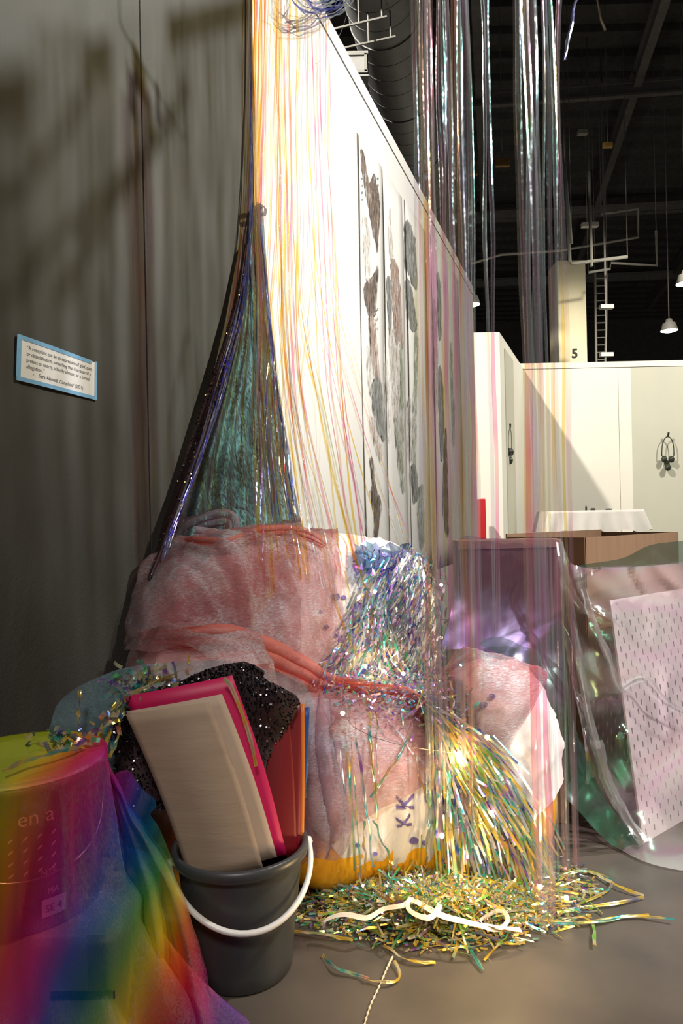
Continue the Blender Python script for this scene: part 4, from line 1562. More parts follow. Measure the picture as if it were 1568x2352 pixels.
strand('fringe_strand', [P(1340, -60, 1.4), P(1322, 0, 1.38), P(1310, 60, 1.37), P(1298, 140, 1.36)], 0.009, F_blueS, tt, 701, 0.002, 0.6, 16)

# -- curtain just outside the picture at right: its shadow falls on the charcoal wall
LK = Vector((2.0, 0.45, 2.75))
sc_ = thing('fringe_curtain', 'smoky fringe curtain just out of view at right, shading the charcoal wall', 'fringe curtain', LK.lerp(PW(300, 80), 0.5), group='hanging fringe curtains')
rnd = random.Random(77)
k = 0
for x0, x1, y0, y1, n_, ff in ((-40, 78, 165, 138, 16, 0.42), (188, 252, 95, 78, 10, 0.48), (384, 574, 32, -14, 34, 0.50), (90, 190, 60, 50, 7, 0.5), (255, 380, 40, 20, 9, 0.5)):
    tops = [PW(x0 + (x1 - x0) * a, y0 + (y1 - y0) * a) for a in np.linspace(0, 1, n_)]
    tops = [LK.lerp(q, ff) for q in tops]
    if n_ > 9:
        m = MB()
        m.grid([[q + Vector((0, 0, dz)) for q in tops] for dz in (0.0, -0.05)])
        m.obj('header_band', F_smoke, sc_)
        MB().tube([tops[0], Vector((tops[0].x, tops[0].y, ROOF))], 0.001, 4).obj('suspension_wire', M_black, sc_)
    for q in tops:
        L_ = rnd.uniform(0.5, 0.9)
        b_ = q - Vector((0.012 * rnd.uniform(-1, 1), 0.02 * rnd.uniform(-1, 1), L_))
        strand('fringe_strand', [q, q.lerp(b_, 0.3) + rv0(rnd, 0.004), q.lerp(b_, 0.65) + rv0(rnd, 0.006), b_], rnd.uniform(0.003, 0.010), F_smoke, sc_, 1200 + k, 0.004, 0.6, 24, facing=LK - q)
        k += 1
for pa2 in ([(400, 265), (330, 370), (200, 480), (60, 640), (-40, 720)], [(205, 180), (150, 300), (60, 420), (-40, 470)], [(430, 190), (350, 330), (240, 520), (130, 690)]):
    pts = [LK.lerp(PW(x, y), 0.5) for x, y in pa2]
    strand('swag_strip', catmull(pts, 6), 0.022, F_smoke, sc_, 1400 + k, 0.004, 0.5, 30, facing=LK - pts[1], fold=0.1)
    k += 1

# ------------------------------------------------------------------ tinsel
def shreds(items, seg=4):
    m = MB()
    for (p, d, L, w, nrm_, curl) in items:
        d = d.normalized()
        s = d.cross(nrm_)
        s = s.normalized() if s.length > 1e-5 else d.orthogonal().normalized()
        n = s.cross(d).normalized()
        q = p.copy()
        rows = []
        for i in range(seg + 1):
            rows.append([q - s * w / 2, q + s * w / 2])
            ang = curl * (1 if i % 2 == 0 else 0.6)
            d2 = (d * math.cos(ang) + n * math.sin(ang)).normalized()
            n = s.cross(d2).normalized()
            d = d2
            q = q + d * L / seg
        m.grid(rows)
    return m


def rv(rnd, k=1.0):
    return Vector((rnd.gauss(0, k), rnd.gauss(0, k), rnd.gauss(0, k)))


fr = thing('tinsel_fringe', 'iridescent foil fringe pouring from the chair back over the seat to the floor', 'tinsel', (0.05, 1.8, 0.4))
rnd = random.Random(21)
FLOWS = [([(960, 1268), (945, 1360), (900, 1450), (840, 1540), (790, 1600)], 26), ([(935, 1270), (900, 1350), (860, 1440), (830, 1530), (815, 1590)], 26),
         ([(900, 1280), (880, 1370), (870, 1470), (880, 1560), (900, 1600)], 26), ([(970, 1300), (965, 1400), (950, 1490), (930, 1580), (920, 1610)], 26),
         ([(985, 1330), (990, 1430), (985, 1520), (975, 1600), (990, 1640)], 22), ([(870, 1300), (840, 1380), (815, 1440), (780, 1510), (750, 1560)], 20)]


def along(flow, t):
    i = min(int(t * (len(flow) - 1)), len(flow) - 2)
    a = t * (len(flow) - 1) - i
    return (flow[i][0] + (flow[i + 1][0] - flow[i][0]) * a, flow[i][1] + (flow[i + 1][1] - flow[i][1]) * a)


items = []
for k in range(1300):
    fl, sp_ = rnd.choice(FLOWS)
    t = rnd.random() * 0.94
    x, y = along(fl, t)
    x2, y2 = along(fl, min(t + 0.06, 1))
    dx, dy = rnd.gauss(0, sp_), rnd.gauss(0, 6)
    a, b = hit(x + dx, y + dy, rnd.uniform(0.012, 0.05)), hit(x2 + dx, y2 + dy, rnd.uniform(0.012, 0.05))
    d = (b - a)
    if d.length < 1e-4:
        continue
    vw = (CO - a).normalized()
    items.append((a, d.normalized() + rv(rnd, 0.12), rnd.uniform(0.012, 0.06) if rnd.random() < 0.8 else 0.1, rnd.uniform(0.0028, 0.0062), vw + rv(rnd, 0.45), rnd.uniform(-0.3, 0.3)))
shreds(items).obj('back_shreds', T_cool, fr, kind='stuff')
items = []
for k in range(1100):
    x, y = rnd.gauss(900, 85), rnd.gauss(1600, 32)
    x += (y - 1590) * 1.0
    if x < 720 or x > 1090:
        continue
    a = hit(x, y, rnd.uniform(0.008, 0.05))
    items.append((a, rv(rnd) * Vector((1, 1, 0.5)), rnd.uniform(0.006, 0.026), rnd.uniform(0.003, 0.0062), Vector((0, -0.6, 0.8)) + rv(rnd, 0.6), rnd.uniform(-0.6, 0.6)))
shreds(items).obj('seat_shreds', T_cool, fr, kind='stuff')
FLOW2 = [([(980, 1610), (1030, 1660), (1060, 1760), (1080, 1860), (1090, 1960)], 26), ([(1010, 1630), (1080, 1690), (1130, 1780), (1170, 1870), (1200, 1950)], 24),
         ([(1000, 1640), (1050, 1720), (1090, 1800), (1120, 1880), (1140, 1970)], 28), ([(1020, 1650), (1040, 1760), (1040, 1860), (1050, 1950)], 22)]
items = []
for k in range(1000):
    fl, sp_ = rnd.choice(FLOW2)
    t = rnd.random() * 0.95
    x, y = along(fl, t)
    x2, y2 = along(fl, min(t + 0.08, 1))
    dx = rnd.gauss(0, sp_ * (0.6 + t))
    lo = rnd.uniform(0.015, 0.06)
    a, b = hit(x + dx, y, lo, 1.5), hit(x2 + dx, y2, lo, 1.5)
    d = b - a
    if d.length < 1e-4:
        continue
    items.append((a, d.normalized() + rv(rnd, 0.08), rnd.uniform(0.05, 0.15), rnd.uniform(0.003, 0.006), (CO - a).normalized() + rv(rnd, 0.4), rnd.uniform(-0.12, 0.12)))
n_c = int(len(items) * 0.55)
shreds(items[:n_c]).obj('front_shreds', T_cool, fr, kind='stuff')
shreds(items[n_c:]).obj('front_shreds', T_gold, fr, kind='stuff')
# single fringe strips hanging down the front of the chair
for k, (x0, y0, x1, y1, w) in enumerate([(776, 1625, 790, 1925, 0.008), (790, 1610, 812, 1990, 0.011), (800, 1608, 826, 2040, 0.010), (812, 1655, 852, 1985, 0.008), (845, 1650, 862, 1880, 0.009), (848, 1880, 905, 1975, 0.006), (885, 1655, 985, 1790, 0.008), (940, 1700, 845, 1830, 0.008), (945, 1720, 985, 1860, 0.006), (985, 1800, 975, 1980, 0.006), (865, 1640, 862, 1780, 0.007), (828, 1880, 836, 2020, 0.007), (810, 1380, 742, 1560, 0.008), (825, 1430, 800, 1540, 0.008), (985, 1400, 915, 1600, 0.008)]):
    pts = [hit(x0 + (x1 - x0) * i / 8 + 4 * N(i * 0.8, k), y0 + (y1 - y0) * i / 8, 0.022, 1.47) for i in range(9)]
    strand('foil_strip', pts, w, T_mix if k % 3 else T_cool, fr, 800 + k, 0.003, 1.2, 22, fold=0.1)

# crumpled blue-violet foil header on the chair back
hd = []
for j in range(9):
    r = []
    for i in range(17):
        x, y = 806 + (135 - 8 * j) * i / 16, 1256 + 62 * j / 8 + 8 * N(i * 0.5, j * 0.4)
        p = hit(x, y + 4, 0.03, 2.1) + rv(rnd, 0.004)
        r.append(p)
    hd.append(r)
m = MB()
m.grid(hd)
F_head = film('cobalt_header_foil', [(0.55, 0.6, 0.9), (0.6, 0.85, 0.9)], [(0.03, 0.02, 0.75), (0.10, 0.60, 0.75), (0.25, 0.04, 0.70), (0.7, 0.9, 0.75)], 0.45, 0.9, 0.2, 8.0)
m.obj('foil_header', F_head, fr)

# pile on the floor
pile = thing('tinsel_pile', 'heap of gold and green iridescent tinsel shreds on the concrete', 'tinsel', PF(1030, 2060))
items = []


def pile_h(x, y):
    e = ((x - 1010) / 300) ** 2 + ((y - 2045) / 105) ** 2
    return 0.10 * math.exp(-2.2 * e)


rnd = random.Random(31)
while len(items) < 10500:
    x, y = rnd.gauss(1010, 145), rnd.gauss(2052, 48)
    e = ((x - 1010) / 360) ** 2 + ((y - 2052) / 125) ** 2
    if e > 1.1 or y < 1935:
        continue
    if x < 860 and y < 2000 + (860 - x) * 0.35:
        continue
    p = PF(x, y)
    h = pile_h(x, y) * rnd.random() ** 0.6 + 0.004
    p = P(x, y, p.y)
    u, v = uv_(x, y)
    Y = (CAMZ - h) * F / v
    p = P(x, y, Y)
    d = rv(rnd) * Vector((1.2, 0.9, 0.35))
    items.append((p, d, rnd.uniform(0.004, 0.020) if rnd.random() < 0.9 else rnd.uniform(0.02, 0.06), rnd.uniform(0.0022, 0.005), Vector((0, -0.5, 0.8)) + rv(rnd, 0.55), rnd.uniform(-0.5, 0.5)))
items = [(Vector((p.x, p.y, max(p.z, 0.004))), d * Vector((1, 1, 1 if p.z > 0.03 else 0.15)), L, w, n, c * (1 if p.z > 0.03 else 0.2)) for p, d, L, w, n, c in items]
a = int(len(items) * 0.55)
shreds(items[:a]).obj('gold_shreds', T_gold, pile, kind='stuff')
shreds(items[a:]).obj('mixed_shreds', T_mix, pile, kind='stuff')

# loose strips on the floor
LOOSE = [([(1352, 1998), (1420, 2035), (1478, 2058)], 'foil strip slanting to the sharp bend at the right of the tinsel pile'), ([(1478, 2060), (1420, 2072), (1330, 2085), (1270, 2090)], 'orange-green foil strip from the sharp bend back into the pile'),
         ([(1220, 2112), (1330, 2118), (1400, 2110), (1490, 2100)], 'foil strip pointing right from the pile, upper of two'), ([(1240, 2122), (1360, 2118), (1450, 2104), (1548, 2112)], 'longest green-tipped foil strip reaching to the right over bare concrete'),
         ([(1290, 2112), (1340, 2105), (1362, 2125), (1365, 2170)], 'curled foil strip hooking down right of the streamers'), ([(740, 2192), (775, 2225), (825, 2240), (845, 2248)], 'dark violet foil strip lying in front of the pile near the bucket'),
         ([(845, 2250), (890, 2256), (918, 2240), (905, 2205)], 'thin foil loop in front of the pile crossing the twine'), ([(1065, 2150), (1085, 2190), (1108, 2228)], 'dark foil strip sticking out of the front of the pile'),
         ([(1112, 2205), (1140, 2175), (1170, 2140)], 'teal foil strip poking out to the front of the pile'), ([(1040, 2200), (1050, 2165), (1055, 2130)], 'short mint foil strip at the front edge of the pile'),
         ([(675, 2140), (740, 2145), (810, 2160)], 'gold foil strip at the left edge of the pile by the grey bucket'), ([(690, 2100), (730, 2085), (790, 2050), (800, 2000)], 'dim foil strip curling left of the pile'),
         ([(1120, 2152), (1170, 2168), (1205, 2162)], 'orange-edged dark strip beside the white ribbon'), ([(1230, 2040), (1320, 2000), (1390, 2010), (1400, 2040), (1330, 2075)], 'looped foil strip right of the hanging streamers'),
         ([(880, 2170), (940, 2205), (1000, 2210)], 'rust foil loop at the front left of the pile')]
for k, (path, lab) in enumerate(LOOSE):
    pts = catmull([PF(x, y, 0.006 + 0.004 * (i % 2)) for i, (x, y) in enumerate(path)], 6)
    # keep ribbon lying: facing up
    o = strand('foil_strip', pts, 0.008, T_mix if k % 2 else T_gold, None, 900 + k, 0.001, 0.5, 20, facing=Vector((0, -0.2, 1)), fold=0.08)
    o['label'] = lab
    o['category'] = 'strip'
    o['group'] = 'loose foil strips on the floor'
# white ribbon curling over the pile
pts = [(745, 2130), (748, 2118), (790, 2110), (842, 2108), (880, 2092), (925, 2088), (940, 2070), (1000, 2072), (1010, 2090), (985, 2108), (940, 2095), (945, 2075), (1010, 2100), (1060, 2120), (1100, 2135), (1140, 2135), (1165, 2118), (1150, 2100), (1110, 2108), (1108, 2125), (1150, 2140), (1195, 2135)]
o = strand('white_ribbon', catmull([PF(x, y, 0.085 - 0.05 * abs(x - 960) / 260) + Vector((0, 0, 0.004 * (i % 3))) for i, (x, y) in enumerate(pts)], 5), 0.014, M_ribbon, None, 950, 0.001, 1.0, 110, facing=Vector((0, -0.8, 0.6)), fold=0.02)
o['label'] = 'cream paper ribbon curling in loops over the tinsel pile'
o['category'] = 'ribbon'
# twine
pts = catmull([PF(902, 2196, 0.01), PF(890, 2220, 0.006), PF(872, 2262, 0.004), PF(850, 2310, 0.004), PF(835, 2360, 0.004), PF(826, 2400, 0.004)], 8)
tw = thing('twine', 'pale beaded twine running from the pile towards the viewer', 'string', pts[0])
m = MB()
m.tube(pts, 0.0012, 6)
m.obj('thread', M_thread, tw)
for k in range(0, len(pts) - 1, 2):
    d = (pts[k + 1] - pts[k]).normalized()
    MB().tube([pts[k], pts[k] + d * 0.003, pts[k] + d * 0.006, pts[k] + d * 0.009], [0.0008, 0.0022, 0.0022, 0.0008], 6).obj('knot', M_thread, tw)

# fairy lights
fl = thing('fairy_lights', 'string of warm fairy lights threaded through the tinsel', 'lights', hit(985, 1345, 0.06))
BUL = [(985, 1348), (986, 1462), (840, 1360), (818, 1525), (880, 1575), (1075, 1725), (1122, 1690), (1060, 2022), (1240, 2037), (1300, 2062), (985, 1562), (925, 1582), (790, 1672), (1000, 1905), (1130, 1850)]
cent = []
for x, y in BUL:
    if y > 1950:
        cent.append(PF(x, y, 0.07 if x < 1200 else 0.035))
    else:
        cent.append(hit(x, y, 0.065, 1.5))
order = [0, 1, 10, 11, 4, 3, 2, 12, 5, 6, 14, 13, 7, 8, 9]
MB().tube(catmull([cent[i] for i in order], 6), 0.0006, 4).obj('wire', M_wire, fl)
for q in cent:
    r = 0.0052
    MB().lathe(q, [(0.0004, r), (r * 0.7, r * 0.7), (r, 0), (r * 0.7, -r * 0.7), (0.0004, -r)], 8).obj('bulb', M_bulb, fl, smooth=True)
for k, (x, y, e) in enumerate([(818, 1520, 0.3), (1075, 1725, 0.5), (1060, 2040, 0.8), (1150, 1990, 0.8), (1240, 2040, 0.6), (900, 1560, 0.3), (940, 2060, 0.7)]):
    ld = bpy.data.lights.new('fairy_glow', 'POINT')
    ld.energy = e
    ld.color = (1.0, 0.70, 0.32)
    ld.shadow_soft_size = 0.004
    lo = bpy.data.objects.new('fairy_glow', ld)
    COL.objects.link(lo)
    lo.parent = fl
    w = PF(x, y, 0.17) if y > 1940 else hit(x, y, 0.09, 1.45)
    lo.location = w - wloc(fl)

# ------------------------------------------------------------------ grey bucket
BC = Vector((-0.194, 1.254, 0))
bk = thing('grey_bucket', 'dark grey plastic bucket with white handle holding coloured paper sheets', 'bucket', BC)
MB().lathe(BC, [(0.0005, 0.004), (0.080, 0.004), (0.084, 0.0), (0.088, 0.004), (0.0905, 0.03), (0.1115, 0.205), (0.1125, 0.212)], 64).obj('body', M_bucket, bk, smooth=True)
MB().lathe(BC, [(0.110, 0.214), (0.087, 0.03), (0.084, 0.010), (0.0005, 0.008)], 64).obj('inner_wall', M_bucket, bk, smooth=True)
MB().lathe(BC, [(0.110, 0.214), (0.111, 0.222), (0.116, 0.226), (0.121, 0.223), (0.1225, 0.215), (0.121, 0.207), (0.116, 0.204), (0.1115, 0.205)], 64).obj('rim', M_bucket, bk, smooth=True)
al = R(18)
ax = Vector((math.cos(al), math.sin(al), 0))
fw = Vector((math.sin(al), -math.cos(al), 0))
hc = BC + Vector((0, 0, 0.203))
pts = []
for i in range(33):
    th = math.pi * i / 32
    pts.append(hc + ax * (0.125 * math.cos(th)) + fw * (0.124 * math.sin(th) + 0.002) + Vector((0, 0, -0.075 * math.sin(th) ** 1.2)))
hnd = MB().tube(pts, 0.0052, 10).obj('handle', M_handle, bk, smooth=True)
for s in (0, -1):
    p = pts[s]
    MB().lathe(p, [(0.0005, 0.009), (0.006, 0.0075), (0.0088, 0), (0.006, -0.0075), (0.0005, -0.009)], 14).obj('handle_pivot', M_handle, hnd, smooth=True)


# paper sheets standing in the bucket
def sheet(name, label, cat, corners, mat, bulge=0.0, curl=0.0, th=0.0006, n=14, group='paper sheets in the bucket'):
    tl, tr, br, bl = [P(*c) for c in corners]
    rows = []
    for j in range(n + 1):
        b = j / n
        r = []
        for i in range(n + 1):
            a = i / n
            p = (tl * (1 - a) + tr * a) * (1 - b) + (bl * (1 - a) + br * a) * b
            p = p + Vector((0, -1, 0.15)) * bulge * math.sin(math.pi * a) + Vector((0.0, 1, 0)) * curl * (1 - a) ** 2 * 1.0
            p = p + Vector((0.012, 0, 0)) * math.sin(math.pi * b) * (bulge / 0.02 if bulge else 0)
            r.append(p)
        rows.append(r)
    m = MB()
    m.grid(rows)
    o = m.obj(name, mat, label=label, cat=cat, group=group, smooth=True, origin=(bl + br) / 2)
    solid(o, th)
    return o


sheet('paper_sheet', 'large beige kraft sheet at the front of the grey bucket', 'paper', [(288, 1640, 1.215), (480, 1612, 1.222), (604, 1992, 1.187), (436, 2022, 1.187)], M_kraft, 0.010)
sheet('paper_sheet', 'paler beige sheet just behind the front kraft sheet, its right margin showing', 'paper', [(290, 1634, 1.228), (510, 1594, 1.236), (636, 1968, 1.204), (440, 2008, 1.198)], M_kraft2, 0.010)
sheet('card_sheet', 'bright magenta card behind the beige sheets in the bucket', 'card', [(285, 1600, 1.246), (533, 1551, 1.256), (658, 1962, 1.224), (436, 2000, 1.212)], M_magenta, 0.012)
sheet('card_sheet', 'crimson card at the right of the bucket', 'card', [(560, 1660, 1.300), (690, 1612, 1.315), (690, 1975, 1.255), (560, 1985, 1.235)], M_red, 0.003, th=0.001)
sheet('card_sheet', 'second crimson card whose edge overlaps at the right of the bucket', 'card', [(600, 1655, 1.290), (664, 1650, 1.292), (682, 1965, 1.248), (600, 1975, 1.232)], M_red, 0.004, th=0.001)
sheet('card_sheet', 'thin orange card edge standing behind the crimson cards', 'card', [(640, 1622, 1.326), (699, 1616, 1.326), (697, 1960, 1.268), (640, 1970, 1.258)], M_orange, 0.002, th=0.001)
sheet('card_sheet', 'narrow blue card at the far right of the bucket', 'card', [(650, 1630, 1.336), (711, 1624, 1.336), (694, 1935, 1.280), (650, 1950, 1.275)], M_blue, 0.002, th=0.001)

# black sequin cloth stuffed in the bucket
bq = thing('sequin_cloth', 'black sequinned cloth stuffed between the papers in the bucket', 'cloth', P(560, 1900, 1.27))
poly = smoothpoly([(240, 1720), (270, 1640), (330, 1590), (400, 1570), (480, 1535), (548, 1521), (570, 1522), (604, 1540), (606, 1558), (650, 1580), (688, 1608), (672, 1650), (640, 1705), (612, 1750), (612, 1790), (590, 1800), (560, 1860), (420, 1860), (300, 1850), (250, 1790)], 3)
dep = tps([(240, 1720, 1.30), (400, 1570, 1.29), (550, 1525, 1.30), (688, 1608, 1.295), (610, 1780, 1.262), (480, 1850, 1.245), (250, 1790, 1.28), (600, 1620, 1.272), (640, 1590, 1.27), (450, 1680, 1.27)])
fo = lambda x, y: 0.010 * N(x * 0.02, y * 0.012, 3) + 0.004 * N(x * 0.06, y * 0.05, 1)
m = patch(poly, dep, 14, fo)
o = m.obj('cloth', M_blackcloth, bq, smooth=True)
solid(o, 0.003, 1)
pp = []
rnd = random.Random(5)
while len(pp) < 2600:
    x, y = rnd.uniform(240, 690), rnd.uniform(1520, 1860)
    if inpoly(x, y, poly):
        edge = (y - (1520 + abs(x - 555) * 0.42)) / 60
        if rnd.random() < 0.25 + 0.75 * math.exp(-max(edge, 0) * 1.3):
            pp.append(P(x, y, dep(x, y) + fo(x, y) - 0.004))
discs('sequins', M_seq, o, pp, 0.0019, 9, 6, 0.55, 0.001)

# foil strip over the magenta card
o = strand('foil_strip', catmull([P(514, 1558, 1.226), P(532, 1580, 1.222), P(560, 1650, 1.214), P(578, 1710, 1.208), P(588, 1760, 1.210)], 6), 0.009, T_gold, None, 960, 0.0, 0.3, 26, fold=0.04)
o['label'] = 'gold foil strip lying along the edge of the magenta card'
o['category'] = 'strip'

# ------------------------------------------------------------------ aqua organza between pail and chair
aq = thing('aqua_organza', 'pale aqua organza bridging the rainbow pail, the bucket and the chair', 'fabric', P(400, 1700, 1.36))
poly = smoothpoly([(74, 1760), (72, 1700), (110, 1678), (128, 1625), (160, 1590), (220, 1558), (290, 1533), (400, 1520), (520, 1518), (620, 1540), (680, 1556), (712, 1590), (722, 1640), (712, 1720), (704, 1800), (690, 1840), (560, 1830), (420, 1820), (330, 1800), (240, 1790), (150, 1800)], 3)
dep = tps([(74, 1740, 1.17), (130, 1620, 1.24), (290, 1535, 1.40), (500, 1520, 1.41), (715, 1600, 1.40), (700, 1820, 1.36), (430, 1820, 1.38), (240, 1780, 1.26), (400, 1650, 1.36), (150, 1790, 1.20), (600, 1650, 1.37)])
fo = lambda x, y: 0.020 * N(x * 0.012 + 2, y * 0.012, 5) + 0.008 * (1 - 2 * abs(N(x * 0.03, y * 0.02, 7)))
m = patch(poly, dep, 10, fo)
m.obj('sheet', O_aqua, aq, smooth=True)
# foil clump on top of it
fc = thing('foil_clump', 'bright clump of curled foil strips behind the corner of the magenta card', 'tinsel', P(330, 1570, 1.30))
items = []
rnd = random.Random(41)
for k in range(170):
    a = rnd.random()
    if a < 0.55:
        x, y, Y = rnd.gauss(335, 36), rnd.gauss(1568, 18), 1.28
    elif a < 0.8:
        t = rnd.random()
        x, y, Y = 300 - 95 * t + rnd.gauss(0, 10), 1590 + 120 * t + rnd.gauss(0, 10), 1.26 - 0.10 * t
    else:
        x, y, Y = rnd.gauss(160, 45), rnd.gauss(1695, 9), 1.09
    items.append((P(x, y, Y), rv(rnd), rnd.uniform(0.012, 0.035), rnd.uniform(0.005, 0.010), Vector((0, -1, 0.4)) + rv(rnd, 0.6), rnd.uniform(-0.7, 0.7)))
shreds(items, 5).obj('curls', T_mix, fc, kind='stuff')
for k, path in enumerate([[(285, 1600, 1.25), (262, 1660, 1.22), (240, 1720, 1.16), (226, 1752, 1.13)], [(288, 1602, 1.25), (275, 1680, 1.22), (252, 1740, 1.17)], [(280, 1598, 1.26), (245, 1650, 1.22), (215, 1700, 1.15), (195, 1716, 1.12)], [(184, 1584, 1.24), (180, 1640, 1.22), (184, 1678, 1.20)], [(433, 1497, 1.42), (432, 1525, 1.41)], [(5, 1766, 0.95), (60, 1745, 0.98), (130, 1725, 1.02), (190, 1712, 1.08)], [(300, 1590, 1.26), (340, 1575, 1.25), (400, 1545, 1.28), (440, 1532, 1.32)]]):
    strand('foil_strip', catmull([P(*p) for p in path], 6), 0.009, T_mix if k % 2 else T_gold, fc, 970 + k, 0.002, 1.2, 20, fold=0.1)

# ------------------------------------------------------------------ paint pail on a carton under rainbow organza
PC = Vector((-0.496, 1.06, 0))
PZ0, PZ1, PR = 0.232, 0.440, 0.120
cx = thing('carton', 'small yellowish carton with a hand slot carrying the paint pail', 'box', (PC.x + 0.02, PC.y, 0))
bx0, bx1, by0, by1 = -0.70, -0.335, 0.965, 1.19
wx = -WW + KW * by0 + 0.03
M_carton = plain('tan_carton', (0.50, 0.38, 0.20), (0.45, 0.34, 0.18), 0.8, nscale=10)
bx0 = max(bx0, wx + 0.01)
m = MB()
m.box(((bx0 + bx1) / 2, (by0 + by1) / 2, 0.115), ((bx1 - bx0) / 2, (by1 - by0) / 2, 0.115))
bevel(m.obj('body', M_carton, cx), 0.003)
q = P(190, 2285, by0)
m = MB()
m.box((q.x, by0 - 0.0008, q.z), (0.045, 0.0012, 0.006))
bevel(m.obj('hand_slot', M_ink, cx), 0.001)
m = MB()
m.box((q.x + 0.02, by0 - 0.0005, 0.19), (0.012, 0.0008, 0.04))
m.obj('tape_strip', M_cardedge, cx)
pl = thing('paint_pail', 'dark paint pail with white print and wire bail under rainbow organza', 'pail', PC + Vector((0, 0, PZ0)))
MB().lathe(PC, [(0.0005, PZ0), (PR - 0.012, PZ0), (PR - 0.008, PZ0 + 0.004), (PR - 0.004, PZ1 - 0.012), (PR + 0.002, PZ1 - 0.010), (PR + 0.003, PZ1 - 0.002), (PR - 0.002, PZ1), (PR - 0.008, PZ1 - 0.006)], 64).obj('body', M_pail, pl, smooth=True)
MB().lathe(PC, [(0.0005, PZ1 - 0.003), (PR - 0.016, PZ1 - 0.003), (PR - 0.012, PZ1 + 0.001), (PR - 0.002, PZ1 + 0.002), (PR + 0.002, PZ1 + 0.0005)], 64).obj('lid', M_handle, pl, smooth=True)


def pail_pt(a, z, off=0.0015):
    """a: angle from straight at the viewer, positive to the right"""
    r = np.interp(z, [PZ0, PZ1], [PR - 0.008, PR - 0.004]) + off
    return PC + Vector((r * math.sin(a), -r * math.cos(a), z))


base_a = math.atan2(-PC.x, PC.y)
for body, a0, z, sz in (('en a', 0.30, 0.386, 0.030), ('NTE', 0.55, 0.310, 0.012), ('MA', 0.62, 0.283, 0.012)):
    v, f = text_mesh(body, sz)
    mobj('pail_lettering', [pail_pt(base_a + a0 - 0.35 + p[0] / PR, z + p[1]) for p in v], f, M_handle, pl)
for k in range(16):
    a = base_a - 0.15 + (k % 4) * 0.16 + 0.05 * N(k, 3)
    z = 0.365 - (k // 4) * 0.016
    w, h = 0.05 + 0.03 * N(k, 1), 0.003
    mobj('pail_print_mark', [pail_pt(a, z), pail_pt(a + w, z + 0.004), pail_pt(a + w, z + 0.004 + h), pail_pt(a, z + h)], [(0, 1, 2, 3)], M_handle, pl)
for a0, a1, z0, z1 in ((-1.2, -0.42, 0.262, 0.285), (0.20, 0.50, 0.252, 0.277)):
    m = MB()
    m.grid([[pail_pt(base_a + a0 + (a1 - a0) * i / 10, z, 0.002) for i in range(11)] for z in (z0, z1)])
    wlab = m.obj('white_label', M_handle, pl, smooth=True)
v, f = text_mesh('SE 4', 0.014)
mobj('label_lettering', [pail_pt(base_a + 0.24 + p[0] / PR, 0.259 + p[1], 0.0028) for p in v], f, M_textink, wlab)
pts = []
for i in range(41):
    th = math.pi * i / 40
    a = base_a + 1.25 * math.cos(th) + 0.15
    pts.append(pail_pt(a, PZ1 - 0.045 - 0.085 * math.sin(th), 0.0035))
MB().tube(pts, 0.0016, 8).obj('wire_bail', M_wire, pl, smooth=True)

rb = thing('rainbow_organza', 'rainbow dyed organza draped over the paint pail down to the floor', 'fabric', PC)
rows = []
NA, NT = 200, 64
A0, A1 = R(-180), R(180)            # 0 = towards the viewer, 90 = to the right
for j in range(NT + 1):
    t = j / NT
    r_ = []
    for i in range(NA + 1):
        s = i / NA
        a = A0 + (A1 - A0) * s
        if t < 0.22:               # over the lid
            k = t / 0.22
            rad = (PR + 0.006) * k
            z = PZ1 + 0.008 + 0.004 * math.sin(k * 3.1) * (0.4 + 0.6 * math.sin(a * 2 + 1))
        else:
            k = (t - 0.22) / 0.78
            flare = np.interp(math.degrees(a), [-95, -20, 20, 55, 85, 115, 150], [0.04, 0.06, 0.055, 0.13, 0.20, 0.15, 0.06])
            fold = 0.5 * math.sin(a * 9 + 2.2 * N(a * 2, k * 1.5)) + 0.35 * math.sin(a * 17 + 4 * k) + 0.5 * N(a * 3.5, k * 2.5, 2)
            rad = PR + 0.008 + flare * (k ** 2.4) + (0.004 + 0.030 * min(k * 1.6, 1)) * fold
            z = PZ1 + 0.008 - (PZ1 + 0.0) * k * 0.985 - 0.004 * k
            rad = max(rad, PR + 0.006)
        p = PC + Vector((rad * math.sin(a), -rad * math.cos(a), max(z, 0.004)))
        d = (p - Vector((-WW, 0, 0))).dot(WNRM)
        if d < 0.02:
            p = p + WNRM * (0.02 - d)
        # stay outside the carton
        if p.z < 0.26:
            ex, ey = 0.5 * (bx0 + bx1), 0.5 * (by0 + by1)
            dx_, dy_ = (p.x - ex) / ((bx1 - bx0) / 2 + 0.022), (p.y - ey) / ((by1 - by0) / 2 + 0.022)
            nn_ = (dx_ ** 6 + dy_ ** 6) ** (1 / 6)
            if 1e-6 < nn_ < 1:
                kk = min(1, (0.26 - p.z) / 0.03)
                g_ = 1 + (1 / nn_ - 1) * kk
                p.x, p.y = ex + (p.x - ex) * g_, ey + (p.y - ey) * g_
        # stay clear of the grey bucket
        q = Vector((p.x - BC.x, p.y - BC.y, 0))
        rr = 0.092 + 0.035 * min(p.z / 0.2, 1)
        if p.z < 0.235 and q.length < rr:
            q = q.normalized() * rr
            p.x, p.y = BC.x + q.x, BC.y + q.y
        r_.append(p)
    rows.append(r_)
m = MB()
m.grid(rows)
m.obj('sheet', O_rain, rb, smooth=True)
